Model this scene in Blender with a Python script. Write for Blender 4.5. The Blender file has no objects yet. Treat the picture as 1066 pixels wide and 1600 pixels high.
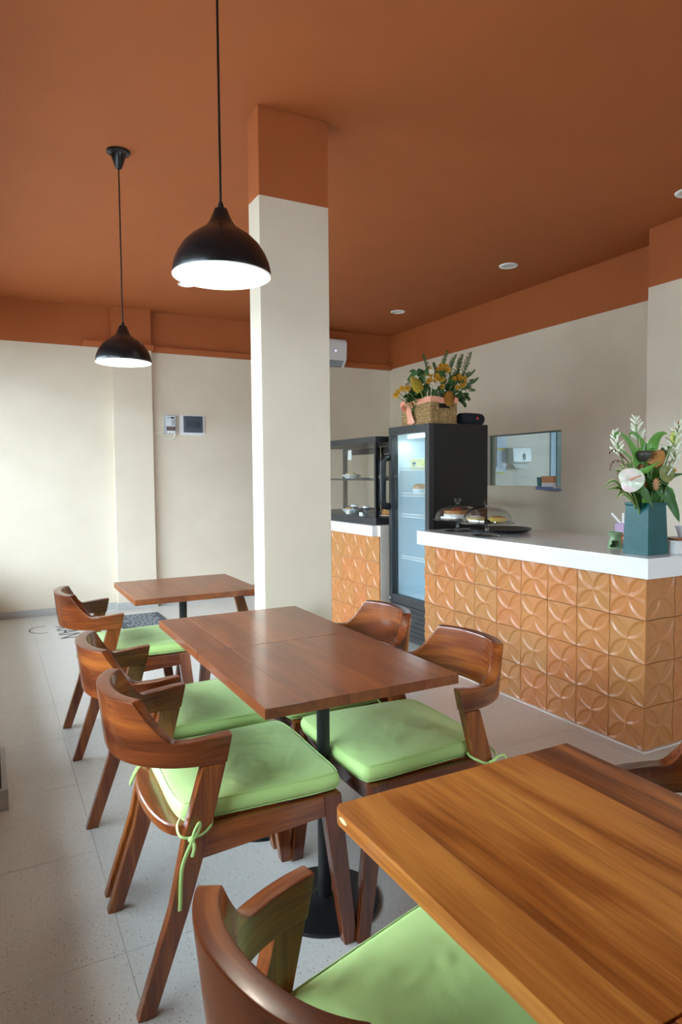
import bpy, bmesh, math, random
from mathutils import Vector, Matrix, noise
random.seed(7)
PI = math.pi
S = bpy.context.scene
C = S.collection

# ------------------------------------------------------------------ camera
FPX, PITCH, YAW, ROLL, CAMH = 1044.9, 0.0557459, 0.484464, -0.0085577, 1.31
_fw = Vector((math.sin(YAW)*math.cos(PITCH), math.cos(YAW)*math.cos(PITCH), -math.sin(PITCH)))
_r0 = Vector((math.cos(YAW), -math.sin(YAW), 0)); _u0 = _r0.cross(_fw)
_r = math.cos(ROLL)*_r0 + math.sin(ROLL)*_u0
_u = -math.sin(ROLL)*_r0 + math.cos(ROLL)*_u0
cam = bpy.data.cameras.new('camera'); cam_o = bpy.data.objects.new('camera', cam); C.objects.link(cam_o)
cam.sensor_fit = 'VERTICAL'; cam.sensor_height = 36; cam.sensor_width = 24; cam.lens = FPX*36/1600
cam.clip_start = 0.02
cam_o.matrix_world = Matrix(((_r.x, _u.x, -_fw.x, 0), (_r.y, _u.y, -_fw.y, 0), (_r.z, _u.z, -_fw.z, CAMH), (0, 0, 0, 1)))
S.camera = cam_o
def ray(px, py): return _r*((px-533)/FPX) - _u*((py-800)/FPX) + _fw
def on_y(px, py, Y): d = ray(px, py); return Vector((0, 0, CAMH)) + d*(Y/d.y)
def on_z(px, py, z): d = ray(px, py); return Vector((0, 0, CAMH)) + d*((z-CAMH)/d.z)

# ------------------------------------------------------------------ light and exposure
S.view_settings.view_transform = 'Standard'; S.view_settings.look = 'None'
S.view_settings.gamma = 1; S.view_settings.use_curve_mapping = False
S.view_settings.exposure = 0.0
SKY = 31.0
w = bpy.data.worlds.new('overcast_sky'); S.world = w; w.use_nodes = True
bg = w.node_tree.nodes['Background']; bg.inputs[0].default_value = (0.70, 0.85, 1.0, 1); bg.inputs[1].default_value = SKY
S.cycles.use_denoising = True
S.cycles.max_bounces = 10; S.cycles.diffuse_bounces = 6; S.cycles.transparent_max_bounces = 16
S.cycles.sample_clamp_indirect = 8
S.cycles.caustics_reflective = False; S.cycles.caustics_refractive = False
def portal(name, loc, rot, sx, sy):
    l = bpy.data.lights.new(name, 'AREA'); l.shape = 'RECTANGLE'; l.size = sx; l.size_y = sy
    l.cycles.is_portal = True
    o = bpy.data.objects.new(name, l); C.objects.link(o); o.location = loc; o.rotation_euler = rot
# window openings of the street side (X = XL): (y0, y1, z0, z1)
XL = -0.45
WIN = [(3.20, 6.62, 0.64, 2.30), (0.90, 3.08, 0.64, 2.30)]
for (a, b, c, d) in WIN:
    portal('window_portal', (XL-0.16, (a+b)/2, (c+d)/2), (0, -PI/2, 0), d-c, b-a)
portal('window_portal', (2.5, -2.33, 1.675), (PI/2, 0, 0), 1.2, 1.15)  # portal of the added window behind the camera

# ------------------------------------------------------------------ helpers
def srgb(r, g, b):
    f = lambda c: (c/255/12.92) if c/255 <= 0.04045 else ((c/255+0.055)/1.055)**2.4
    return (f(r), f(g), f(b), 1)
class MB:
    def __init__(s): s.v = []; s.f = []; s.wc = None
    def add(s, vs, fs):
        o = len(s.v); s.v += [tuple(x) for x in vs]; s.f += [tuple(i+o for i in q) for q in fs]; return s
    def box(s, x0, x1, y0, y1, z0, z1):
        return s.add([(x0,y0,z0),(x1,y0,z0),(x1,y1,z0),(x0,y1,z0),(x0,y0,z1),(x1,y0,z1),(x1,y1,z1),(x0,y1,z1)],
                     [(0,3,2,1),(4,5,6,7),(0,1,5,4),(1,2,6,5),(2,3,7,6),(3,0,4,7)])
    def prism(s, poly, ax, a, b):
        n = len(poly)
        def P(p, t): return {'x': (t, p[0], p[1]), 'y': (p[0], t, p[1]), 'z': (p[0], p[1], t)}[ax]
        return s.add([P(p, a) for p in poly]+[P(p, b) for p in poly],
                     [tuple(range(n-1, -1, -1)), tuple(range(n, 2*n))]+[(i, (i+1) % n, n+(i+1) % n, n+i) for i in range(n)])
    def lathe(s, prof, n=24, c=(0,0,0), cap0=True, cap1=True, sx=1, sy=1):
        vs = []; fs = []; m = len(prof)
        for (r, z) in prof:
            for k in range(n):
                a = 2*PI*k/n; vs.append((c[0]+r*math.cos(a)*sx, c[1]+r*math.sin(a)*sy, c[2]+z))
        for i in range(m-1):
            for k in range(n):
                fs.append((i*n+k, i*n+(k+1) % n, (i+1)*n+(k+1) % n, (i+1)*n+k))
        if cap0: fs.append(tuple(range(n-1, -1, -1)))
        if cap1: fs.append(tuple((m-1)*n+k for k in range(n)))
        return s.add(vs, fs)
    def tube(s, pts, r, n=8, flat=1.0, up=None):
        pts = [Vector(p) for p in pts]; m = len(pts); vs = []; fs = []; ref = None
        for i, p in enumerate(pts):
            t = (pts[min(i+1, m-1)]-pts[max(i-1, 0)]).normalized()
            if ref is None:
                ref = Vector(up) if up else (Vector((0,0,1)) if abs(t.z) < 0.9 else Vector((1,0,0)))
            ref = (ref - t*ref.dot(t))
            if ref.length < 1e-6: ref = t.orthogonal()
            ref.normalize(); bi = t.cross(ref); rr = r[i] if isinstance(r, (list, tuple)) else r
            for k in range(n):
                a = 2*PI*k/n; vs.append(p + ref*(rr*math.cos(a)) + bi*(rr*flat*math.sin(a)))
        for i in range(m-1):
            for k in range(n): fs.append((i*n+k, i*n+(k+1) % n, (i+1)*n+(k+1) % n, (i+1)*n+k))
        fs.append(tuple(range(n-1, -1, -1))); fs.append(tuple((m-1)*n+k for k in range(n)))
        return s.add(vs, fs)
    def grid(s, fn, nu, nv, wrap=False):
        vs = [fn(i/nu, j/nv) for i in range(nu+1) for j in range(nv+1)]
        return s.add(vs, [(i*(nv+1)+j, (i+1)*(nv+1)+j, (i+1)*(nv+1)+j+1, i*(nv+1)+j+1) for i in range(nu) for j in range(nv)])
    def ball(s, c, r, n=12, m=8):
        rx, ry, rz = r if isinstance(r, (list, tuple)) else (r, r, r)
        prof = [(max(1e-4, math.sin(PI*i/m)), -math.cos(PI*i/m)) for i in range(m+1)]
        vs = []; fs = []
        for (q, z) in prof:
            for k in range(n):
                a = 2*PI*k/n; vs.append((c[0]+rx*q*math.cos(a), c[1]+ry*q*math.sin(a), c[2]+rz*z))
        for i in range(m):
            for k in range(n): fs.append((i*n+k, i*n+(k+1) % n, (i+1)*n+(k+1) % n, (i+1)*n+k))
        return s.add(vs, fs)
    def mesh(s, name, bevel=0, seg=2, ang=35, recalc=True, wc=None):
        me = bpy.data.meshes.new(name); bm = bmesh.new()
        lay = bm.verts.layers.float_vector.new('wc') if wc is not None else None
        bv = [bm.verts.new(v) for v in s.v]
        if wc is not None:
            for q, p in zip(bv, s.v): q[lay] = wc(p)
        for f in s.f:
            try: bm.faces.new([bv[i] for i in f])
            except ValueError: pass
        if recalc: bmesh.ops.recalc_face_normals(bm, faces=bm.faces)
        if bevel:
            es = [e for e in bm.edges if len(e.link_faces) == 2 and e.calc_face_angle(0) > math.radians(30)]
            bmesh.ops.bevel(bm, geom=es, offset=bevel, segments=seg, profile=0.6, affect='EDGES', clamp_overlap=True)
        if wc is not None and bevel:
            for q in bm.verts: q[lay] = wc(q.co)
        bm.to_mesh(me); bm.free()
        me.shade_smooth(); me.set_sharp_from_angle(angle=math.radians(ang))
        if bevel: me['bevelled'] = 1
        return me
def obj(name, me, mat, parent=None, loc=None, rz=0):
    if isinstance(me, MB): me = me.mesh(name)
    o = bpy.data.objects.new(name, me); C.objects.link(o)
    if mat is not None and not me.materials: me.materials.append(mat)
    if me.get('bevelled'):                # big faces keep their flat shading beside the rounded edges
        wn = o.modifiers.new('weighted_normals', 'WEIGHTED_NORMAL'); wn.keep_sharp = True; wn.weight = 90
    if parent is not None: o.parent = parent
    if loc is not None: o.location = loc
    o.rotation_euler.z = rz
    return o
def tag(o, label, cat, group=None):
    o['label'] = label; o['category'] = cat
    if group: o['group'] = group
    return o
def thing(name, label, cat, loc=(0,0,0), rz=0, group=None):
    o = bpy.data.objects.new(name, None); C.objects.link(o); o.location = loc; o.rotation_euler.z = rz
    o.empty_display_size = 0.1
    return tag(o, label, cat, group)
def struct(name, me, mat, parent=None):
    o = obj(name, me, mat, parent)
    if parent is None: o['kind'] = 'structure'
    return o
def dup(root, loc, rz, label, group=None):
    r = root.copy(); C.objects.link(r); r.location = loc; r.rotation_euler.z = rz; r['label'] = label
    if group: r['group'] = group
    for ch in list(root.children):
        c = ch.copy(); C.objects.link(c); c.parent = r
        for g in ch.children:
            d = g.copy(); C.objects.link(d); d.parent = c
    return r
def curve3(P, n=10):
    """Catmull-Rom through the points."""
    P = [Vector(p) for p in P]; out = []
    Q = [2*P[0]-P[1]] + P + [2*P[-1]-P[-2]]
    for i in range(1, len(Q)-2):
        for k in range(n):
            t = k/n; a, b, c, d = Q[i-1], Q[i], Q[i+1], Q[i+2]
            out.append(0.5*((2*b)+(c-a)*t+(2*a-5*b+4*c-d)*t*t+(3*b-a-3*c+d)*t**3))
    out.append(P[-1]); return out

# ------------------------------------------------------------------ materials
def nt(name):
    m = bpy.data.materials.new(name); m.use_nodes = True
    return m, m.node_tree, m.node_tree.nodes['Principled BSDF']
def N(t, typ, **kw):
    n = t.nodes.new(typ)
    for k, v in kw.items(): setattr(n, k, v)
    return n
def ramp(t, fac, stops):
    r = N(t, 'ShaderNodeValToRGB'); el = r.color_ramp.elements
    while len(el) < len(stops): el.new(0.5)
    for e, (p, c) in zip(el, stops): e.position = p; e.color = c
    t.links.new(fac, r.inputs[0]); return r.outputs[0]
def plain(name, col, rough=0.5, metal=0, var=0.06, scale=20, bump=0.0, coat=0, bscale=None):
    """A procedural paint or plastic: slight noise in the colour and, where asked, fine relief."""
    m, t, p = nt(name)
    tc = N(t, 'ShaderNodeTexCoord'); nz = N(t, 'ShaderNodeTexNoise'); nz.inputs['Scale'].default_value = scale; nz.inputs['Detail'].default_value = 4
    t.links.new(tc.outputs['Object'], nz.inputs['Vector'])
    lo = tuple(c*(1-var) for c in col[:3])+(1,); hi = tuple(min(1, c*(1+var)) for c in col[:3])+(1,)
    t.links.new(ramp(t, nz.outputs['Fac'], [(0.3, lo), (0.7, hi)]), p.inputs['Base Color'])
    p.inputs['Roughness'].default_value = rough; p.inputs['Metallic'].default_value = metal
    p.inputs['Coat Weight'].default_value = coat
    if bump:
        b = N(t, 'ShaderNodeBump'); b.inputs['Strength'].default_value = 1; b.inputs['Distance'].default_value = bump
        n2 = N(t, 'ShaderNodeTexNoise'); n2.inputs['Scale'].default_value = bscale or scale*3; n2.inputs['Detail'].default_value = 3
        t.links.new(tc.outputs['Object'], n2.inputs['Vector']); t.links.new(n2.outputs['Fac'], b.inputs['Height']); t.links.new(b.outputs[0], p.inputs['Normal'])
    return m
def wood(name, dark, mid, light, rough=0.25, coat=0.4, spread=0.10, stops=(0.33, 0.50, 0.68)):
    m, t, p = nt(name)
    at = N(t, 'ShaderNodeAttribute'); at.attribute_name = 'wc'
    oi = N(t, 'ShaderNodeObjectInfo')
    off = N(t, 'ShaderNodeVectorMath', operation='MULTIPLY'); off.inputs[1].default_value = (13.0, 7.0, 5.0)
    comb = N(t, 'ShaderNodeCombineXYZ')
    for i in range(3): t.links.new(oi.outputs['Random'], comb.inputs[i])
    t.links.new(comb.outputs[0], off.inputs[0])
    add = N(t, 'ShaderNodeVectorMath', operation='ADD'); t.links.new(at.outputs['Vector'], add.inputs[0]); t.links.new(off.outputs[0], add.inputs[1])
    def nzs(sc, detail, dist):
        mp = N(t, 'ShaderNodeVectorMath', operation='MULTIPLY'); mp.inputs[1].default_value = sc
        t.links.new(add.outputs[0], mp.inputs[0])
        n = N(t, 'ShaderNodeTexNoise'); n.inputs['Scale'].default_value = 1; n.inputs['Detail'].default_value = detail; n.inputs['Distortion'].default_value = dist
        t.links.new(mp.outputs[0], n.inputs['Vector']); return n.outputs['Fac']
    a = nzs((1.6, 7, 7), 3, 0.9); b = nzs((2.2, 30, 30), 5, 0.8); c = nzs((7, 170, 170), 3, 0.3)
    def ma(op, x, y):
        n = N(t, 'ShaderNodeMath', operation=op)
        for i, q in enumerate((x, y)):
            if isinstance(q, (int, float)): n.inputs[i].default_value = q
            else: t.links.new(q, n.inputs[i])
        return n.outputs[0]
    f = ma('ADD', ma('MULTIPLY', a, 0.48), ma('ADD', ma('MULTIPLY', b, 0.34), ma('MULTIPLY', c, 0.18)))
    f = ma('ADD', f, ma('MULTIPLY', ma('SUBTRACT', oi.outputs['Random'], 0.5), spread))
    t.links.new(ramp(t, f, [(stops[0], dark), (stops[1], mid), (stops[2], light)]), p.inputs['Base Color'])
    p.inputs['Roughness'].default_value = rough; p.inputs['Coat Weight'].default_value = coat; p.inputs['Coat Roughness'].default_value = 0.12
    bp = N(t, 'ShaderNodeBump'); bp.inputs['Strength'].default_value = 0.1; bp.inputs['Distance'].default_value = 0.0004
    t.links.new(b, bp.inputs['Height']); t.links.new(bp.outputs[0], p.inputs['Normal'])
    return m
def paint_wall(name, zsplit):
    """Plastered wall: cream paint below a line at zsplit, terracotta paint above it."""
    m, t, p = nt(name)
    g = N(t, 'ShaderNodeNewGeometry'); sp = N(t, 'ShaderNodeSeparateXYZ'); t.links.new(g.outputs['Position'], sp.inputs[0])
    gt = N(t, 'ShaderNodeMath', operation='GREATER_THAN'); gt.inputs[1].default_value = zsplit; t.links.new(sp.outputs['Z'], gt.inputs[0])
    nz = N(t, 'ShaderNodeTexNoise'); nz.inputs['Scale'].default_value = 2.5; nz.inputs['Detail'].default_value = 5; t.links.new(g.outputs['Position'], nz.inputs['Vector'])
    cr = ramp(t, nz.outputs['Fac'], [(0.3, srgb(214, 202, 181)), (0.7, srgb(221, 210, 190))])
    orr = ramp(t, nz.outputs['Fac'], [(0.3, ORANGE_LO), (0.7, ORANGE_HI)])
    mx = N(t, 'ShaderNodeMix', data_type='RGBA'); t.links.new(gt.outputs[0], mx.inputs['Factor']); t.links.new(cr, mx.inputs['A']); t.links.new(orr, mx.inputs['B'])
    t.links.new(mx.outputs['Result'], p.inputs['Base Color']); p.inputs['Roughness'].default_value = 0.7
    n2 = N(t, 'ShaderNodeTexNoise'); n2.inputs['Scale'].default_value = 9; n2.inputs['Detail'].default_value = 6; t.links.new(g.outputs['Position'], n2.inputs['Vector'])
    b = N(t, 'ShaderNodeBump'); b.inputs['Distance'].default_value = 0.004; b.inputs['Strength'].default_value = 0.5
    t.links.new(n2.outputs['Fac'], b.inputs['Height']); t.links.new(b.outputs[0], p.inputs['Normal'])
    return m
ORANGE_LO = srgb(166, 88, 39); ORANGE_HI = srgb(172, 93, 43)
def terrazzo(name, base, joint=False):
    m, t, p = nt(name)
    g = N(t, 'ShaderNodeNewGeometry'); oi = N(t, 'ShaderNodeObjectInfo')
    nz = N(t, 'ShaderNodeTexNoise'); nz.inputs['Scale'].default_value = 3; nz.inputs['Detail'].default_value = 6; t.links.new(g.outputs['Position'], nz.inputs['Vector'])
    c0 = ramp(t, nz.outputs['Fac'], [(0.3, tuple(x*0.94 for x in base[:3])+(1,)), (0.7, base)])
    cur = c0
    for sc, th, col in ((85, 0.17, srgb(120, 116, 110)), (150, 0.20, srgb(150, 138, 122)), (60, 0.12, srgb(165, 163, 160)), (110, 0.2, srgb(228, 227, 223))):
        vo = N(t, 'ShaderNodeTexVoronoi'); vo.inputs['Scale'].default_value = sc; vo.inputs['Randomness'].default_value = 1; t.links.new(g.outputs['Position'], vo.inputs['Vector'])
        lt = N(t, 'ShaderNodeMath', operation='LESS_THAN'); lt.inputs[1].default_value = th; t.links.new(vo.outputs['Distance'], lt.inputs[0])
        # only some of the cells carry a chip
        sx = N(t, 'ShaderNodeSeparateColor'); t.links.new(vo.outputs['Color'], sx.inputs[0])
        l2 = N(t, 'ShaderNodeMath', operation='LESS_THAN'); l2.inputs[1].default_value = 0.4; t.links.new(sx.outputs[0], l2.inputs[0])
        mu = N(t, 'ShaderNodeMath', operation='MULTIPLY'); t.links.new(lt.outputs[0], mu.inputs[0]); t.links.new(l2.outputs[0], mu.inputs[1])
        mx = N(t, 'ShaderNodeMix', data_type='RGBA'); t.links.new(mu.outputs[0], mx.inputs['Factor']); t.links.new(cur, mx.inputs['A']); mx.inputs['B'].default_value = col
        cur = mx.outputs['Result']
    t.links.new(cur, p.inputs['Base Color']); p.inputs['Roughness'].default_value = 0.35
    return m
def terracotta(name):
    m, t, p = nt(name)
    oi = N(t, 'ShaderNodeObjectInfo'); tc = N(t, 'ShaderNodeTexCoord')
    nz = N(t, 'ShaderNodeTexNoise'); nz.inputs['Scale'].default_value = 9; nz.inputs['Detail'].default_value = 4
    ad = N(t, 'ShaderNodeVectorMath', operation='ADD'); t.links.new(tc.outputs['Object'], ad.inputs[0]); t.links.new(oi.outputs['Random'], ad.inputs[1]); t.links.new(ad.outputs[0], nz.inputs['Vector'])
    a = N(t, 'ShaderNodeMath', operation='MULTIPLY_ADD'); a.inputs[1].default_value = 0.5; t.links.new(oi.outputs['Random'], a.inputs[0])
    b = N(t, 'ShaderNodeMath', operation='MULTIPLY'); b.inputs[1].default_value = 0.5; t.links.new(nz.outputs['Fac'], b.inputs[0]); t.links.new(b.outputs[0], a.inputs[2])
    t.links.new(ramp(t, a.outputs[0], [(0.2, srgb(180, 124, 68)), (0.5, srgb(186, 122, 66)), (0.85, srgb(190, 114, 62))]), p.inputs['Base Color'])
    p.inputs['Roughness'].default_value = 0.32; p.inputs['Coat Weight'].default_value = 0.25; p.inputs['Coat Roughness'].default_value = 0.15
    n2 = N(t, 'ShaderNodeTexNoise'); n2.inputs['Scale'].default_value = 60; t.links.new(tc.outputs['Object'], n2.inputs['Vector'])
    bp = N(t, 'ShaderNodeBump'); bp.inputs['Distance'].default_value = 0.0008; bp.inputs['Strength'].default_value = 0.4; t.links.new(n2.outputs['Fac'], bp.inputs['Height']); t.links.new(bp.outputs[0], p.inputs['Normal'])
    return m
def glass(name, tint=(0.97, 0.985, 0.98, 1), refl=1.0):
    """Thin clear glass: transmits straight through and mirrors by Fresnel."""
    m, t, p = nt(name); t.nodes.remove(p); out = t.nodes['Material Output']
    tr = N(t, 'ShaderNodeBsdfTransparent'); tr.inputs[0].default_value = tint
    gl = N(t, 'ShaderNodeBsdfGlossy'); gl.inputs['Roughness'].default_value = 0.02
    fr = N(t, 'ShaderNodeLayerWeight'); fr.inputs[0].default_value = 0.5      # Schlick's curve from the facing angle, alike on both sides of the pane
    pw = N(t, 'ShaderNodeMath', operation='POWER'); pw.inputs[1].default_value = 5; t.links.new(fr.outputs['Facing'], pw.inputs[0])
    mu = N(t, 'ShaderNodeMath', operation='MULTIPLY_ADD'); mu.inputs[1].default_value = 0.9*refl; mu.inputs[2].default_value = 0.035*refl; t.links.new(pw.outputs[0], mu.inputs[0])
    mx = N(t, 'ShaderNodeMixShader'); t.links.new(mu.outputs[0], mx.inputs[0]); t.links.new(tr.outputs[0], mx.inputs[1]); t.links.new(gl.outputs[0], mx.inputs[2])
    t.links.new(mx.outputs[0], out.inputs[0]); return m
def emit(name, col, s):
    m, t, p = nt(name); p.inputs['Base Color'].default_value = col
    p.inputs['Emission Color'].default_value = col; p.inputs['Emission Strength'].default_value = s; return m
def weave(name):
    m, t, p = nt(name)
    tc = N(t, 'ShaderNodeTexCoord'); mp = N(t, 'ShaderNodeMapping'); t.links.new(tc.outputs['Object'], mp.inputs[0])
    nz = N(t, 'ShaderNodeTexNoise'); nz.inputs['Scale'].default_value = 60; nz.inputs['Detail'].default_value = 4; t.links.new(mp.outputs[0], nz.inputs['Vector'])
    t.links.new(ramp(t, nz.outputs['Fac'], [(0.3, srgb(128, 98, 58)), (0.55, srgb(176, 146, 98)), (0.75, srgb(205, 180, 132))]), p.inputs['Base Color'])
    p.inputs['Roughness'].default_value = 0.8; return m
def fabric(name, col):
    m, t, p = nt(name)
    tc = N(t, 'ShaderNodeTexCoord')
    nz = N(t, 'ShaderNodeTexNoise'); nz.inputs['Scale'].default_value = 500; t.links.new(tc.outputs['Object'], nz.inputs['Vector'])
    n2 = N(t, 'ShaderNodeTexNoise'); n2.inputs['Scale'].default_value = 6; n2.inputs['Detail'].default_value = 4; n2.inputs['Distortion'].default_value = 1.5; t.links.new(tc.outputs['Object'], n2.inputs['Vector'])
    t.links.new(ramp(t, n2.outputs['Fac'], [(0.3, tuple(c*0.95 for c in col[:3])+(1,)), (0.7, col)]), p.inputs['Base Color'])
    p.inputs['Roughness'].default_value = 0.75; p.inputs['Sheen Weight'].default_value = 0.15
    b1 = N(t, 'ShaderNodeBump'); b1.inputs['Distance'].default_value = 0.006; b1.inputs['Strength'].default_value = 0.5; t.links.new(n2.outputs['Fac'], b1.inputs['Height'])
    b2 = N(t, 'ShaderNodeBump'); b2.inputs['Distance'].default_value = 0.0004; b2.inputs['Strength'].default_value = 0.5; t.links.new(nz.outputs['Fac'], b2.inputs['Height']); t.links.new(b1.outputs[0], b2.inputs['Normal'])
    t.links.new(b2.outputs[0], p.inputs['Normal']); return m

ZC, ZB = 2.947, 2.556          # ceiling height, lower edge of the terracotta band
M_wall = paint_wall('cream_and_terracotta_wall_paint', ZB)
M_ceil = plain('terracotta_ceiling_paint', srgb(169, 90, 40), 0.75, var=0.03, scale=3, bump=0.001, bscale=12)
M_cream = plain('cream_paint', srgb(216, 208, 195), 0.65, var=0.02)
M_band = plain('terracotta_paint', srgb(169, 90, 40), 0.65, var=0.03)
M_tile = terrazzo('pale_terrazzo_tile', srgb(202, 200, 194))
M_skirt = terrazzo('grey_terrazzo_skirting', srgb(178, 178, 176))
M_grout = plain('grey_grout', srgb(150, 146, 138), 0.9)
M_clay = terracotta('glazed_terracotta_tile')
M_claygrout = plain('brown_grout', srgb(84, 56, 34), 0.9)
M_stone = plain('white_quartz', srgb(236, 236, 236), 0.12, var=0.03, scale=5, coat=0.3)
M_wchair = wood('dark_lacquered_teak', srgb(58, 23, 10), srgb(108, 51, 22), srgb(160, 90, 36), rough=0.24, coat=0.35)
M_wtable = wood('brown_lacquered_teak', srgb(86, 41, 19), srgb(124, 64, 30), srgb(152, 86, 41), rough=0.3, coat=0.25, spread=0.03)
M_wtable_lit = wood('warm_lit_lacquered_teak', srgb(96, 44, 14), srgb(158, 88, 32), srgb(198, 128, 56), rough=0.30, coat=0.25, spread=0.14, stops=(0.38, 0.49, 0.62))  # same table teak, its warmer light and weaker sky sheen put into the colour
M_black = plain('black_powder_coat', srgb(20, 21, 23), 0.38, var=0.1)
M_blackgloss = plain('black_satin_metal', srgb(9, 9, 10), 0.45, var=0.1)
M_green = fabric('lime_green_cotton', srgb(182, 216, 130))
M_white = plain('white_enamel', srgb(238, 238, 236), 0.35, var=0.02)
M_whitepl = plain('white_plastic', srgb(232, 233, 232), 0.4, var=0.02)
M_glass = glass('clear_glass')
M_darkframe = plain('charcoal_metal_frame', srgb(48, 50, 53), 0.42, var=0.06)
M_steel = plain('brushed_steel', srgb(190, 190, 190), 0.3, metal=1)
M_extwall = plain('street_concrete', srgb(150, 148, 144), 0.9)

# ------------------------------------------------------------------ the room
W = 6.866; XR = 4.29; YB = -2.2; XN = 4.0; YN = 3.10
T = 0.572; X0 = 0.293; Y0 = 1.85
floor = struct('floor', MB().box(XL-0.2, XR+0.1, YB-0.1, W+0.1, -0.12, -0.008), M_grout)
def tile_me(x0, x1, y0, y1):
    g = 0.0006
    return MB().box(x0+g, x1-g, y0+g, y1-g, -0.012, 0).mesh('floor_tile', bevel=0.0004, seg=1)
i0 = math.floor((XL-X0)/T); j0 = math.floor((YB-Y0)/T)
full = tile_me(0, T, 0, T); full.materials.append(M_tile)
for i in range(i0, i0+10):
    for j in range(j0, j0+18):
        x0, y0 = X0+i*T, Y0+j*T; x1, y1 = x0+T, y0+T
        cx0, cx1, cy0, cy1 = max(x0, XL), min(x1, XR), max(y0, YB), min(y1, W)
        if cx1-cx0 < 0.02 or cy1-cy0 < 0.02: continue
        if (cx0, cx1, cy0, cy1) == (x0, x1, y0, y1): obj('floor_tile', full, None, floor, (x0, y0, 0))
        else: obj('floor_tile', tile_me(cx0, cx1, cy0, cy1), M_tile, floor)
struct('ceiling', MB().box(XL-0.2, XR+0.1, YB-0.1, W+0.1, ZC, ZC+0.12), M_ceil)
struct('wall_far', MB().box(XL-0.2, XR+0.1, W, W+0.12, 0, ZC), M_wall)
# right wall with the serving hatch opening
HY0, HY1, HZ0, HZ1 = 4.147, 5.09, 1.192, 1.672
mb = MB()
mb.box(XR, XR+0.1, YB, HY0, 0, ZC).box(XR, XR+0.1, HY1, W, 0, ZC).box(XR, XR+0.1, HY0, HY1, 0, HZ0).box(XR, XR+0.1, HY0, HY1, HZ1, ZC)
struct('wall_right', mb, M_wall)
struct('wall_right_block', MB().box(XN, XR, YB, YN, 0, ZC), M_wall)
BW = (1.9, 3.1, 1.10, 2.25)       # glazed opening added behind the camera to brighten the room
struct('wall_back', MB().box(XL-0.2, BW[0], YB-0.12, YB, 0, ZC).box(BW[1], XR+0.1, YB-0.12, YB, 0, ZC).box(BW[0], BW[1], YB-0.12, YB, 0, BW[2]).box(BW[0], BW[1], YB-0.12, YB, BW[3], ZC), M_wall)
# street side: low wall, head, piers
mb = MB(); mb.box(XL-0.16, XL, YB, W, 0, WIN[0][2]); mb.box(XL-0.16, XL, YB, W, WIN[0][3], ZC)
mb.box(XL-0.16, XL, 3.08, 3.20, WIN[0][2], WIN[0][3]); mb.box(XL-0.16, XL, 6.62, W, WIN[0][2], WIN[0][3]); mb.box(XL-0.16, XL, YB, 0.90, WIN[0][2], WIN[0][3])
struct('wall_left', mb, M_wall)
M_pier = plain('dark_olive_paint', srgb(52, 52, 42), 0.6)
pier = struct('wall_left_kerb', MB().box(XL, 0.005, 2.905, 3.345, 0, 0.66), M_pier)
obj('skirting', MB().box(XL+0.01, 0.028, 2.888, 3.36, 0.0, 0.085).mesh('skirting', bevel=0.003), M_skirt, pier)
for n, (a, b, c, d) in enumerate(WIN):
    fr = MB(); t_ = 0.05
    fr.box(XL-0.12, XL-0.06, a, b, c, c+t_).box(XL-0.12, XL-0.06, a, b, d-t_, d).box(XL-0.12, XL-0.06, a, a+t_, c+t_, d-t_).box(XL-0.12, XL-0.06, b-t_, b, c+t_, d-t_)
    k = 3 if n == 0 else 4
    for q in range(1, k): y = a+(b-a)*q/k; fr.box(XL-0.12, XL-0.06, y-0.02, y+0.02, c+t_, d-t_)
    wo = struct('window_%d' % (n+1), fr, M_darkframe)
    for q in range(k):
        y0 = a+(b-a)*q/k+0.02; y1 = a+(b-a)*(q+1)/k-0.02
        obj('pane', MB().box(XL-0.093, XL-0.087, y0, y1, c+t_-0.01, d-t_+0.01), M_glass, wo)
wo = struct('window_4', MB().box(BW[0], BW[1], YB-0.09, YB-0.04, BW[2], BW[2]+0.05).box(BW[0], BW[1], YB-0.09, YB-0.04, BW[3]-0.05, BW[3]).box(BW[0], BW[0]+0.05, YB-0.09, YB-0.04, BW[2]+0.05, BW[3]-0.05).box(BW[1]-0.05, BW[1], YB-0.09, YB-0.04, BW[2]+0.05, BW[3]-0.05), M_darkframe)
obj('pane', MB().box(BW[0]+0.04, BW[1]-0.04, YB-0.068, YB-0.062, BW[2]+0.04, BW[3]-0.04), M_glass, wo)
# outside: pavement, with an unseen roof sized to hold back the high sky
struct('pavement', MB().box(-14, XL-0.16, -12, 18, -0.25, -0.15).box(XL-0.16, 10, -12, YB-0.12, -0.25, -0.15), M_extwall)
struct('added_street_wall', MB().box(-10.3, -10, -14, 22, -0.15, 3.3), M_extwall)  # added out of view to block the low sky
struct('unseen_porch_roof', MB().box(-2.3, XL-0.16, -4, 9, 2.55, 2.65).box(XL-0.16, 6, -4, YB-0.12, 2.55, 2.65), M_extwall)
# column with terracotta head
CX0, CX1, CY0, CY1 = 1.105, 1.452, 2.858, 2.995
struct('column', MB().box(CX0, CX1, CY0, CY1, 0, ZC).mesh('column', bevel=0.006), M_wall)
# flat pilaster on the far wall, rails, skirting
struct('pilaster', MB().box(1.092, 1.468, 6.79, W, 0, ZC).mesh('pilaster', bevel=0.004), M_wall)
struct('trim_1', MB().box(0.83, 1.485, 6.735, 6.79, 2.545, 2.595).mesh('trim', bevel=0.004), M_band)
struct('trim_2', MB().box(1.468, XR, 6.82, W, 2.545, 2.60).mesh('trim', bevel=0.004), M_band)
struct('baseboard_far', MB().box(XL, 1.092, W-0.015, W, 0, 0.066).box(1.085, 1.475, 6.775, 6.79, 0, 0.066).box(1.468, XR, W-0.015, W, 0, 0.066), M_skirt)

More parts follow.
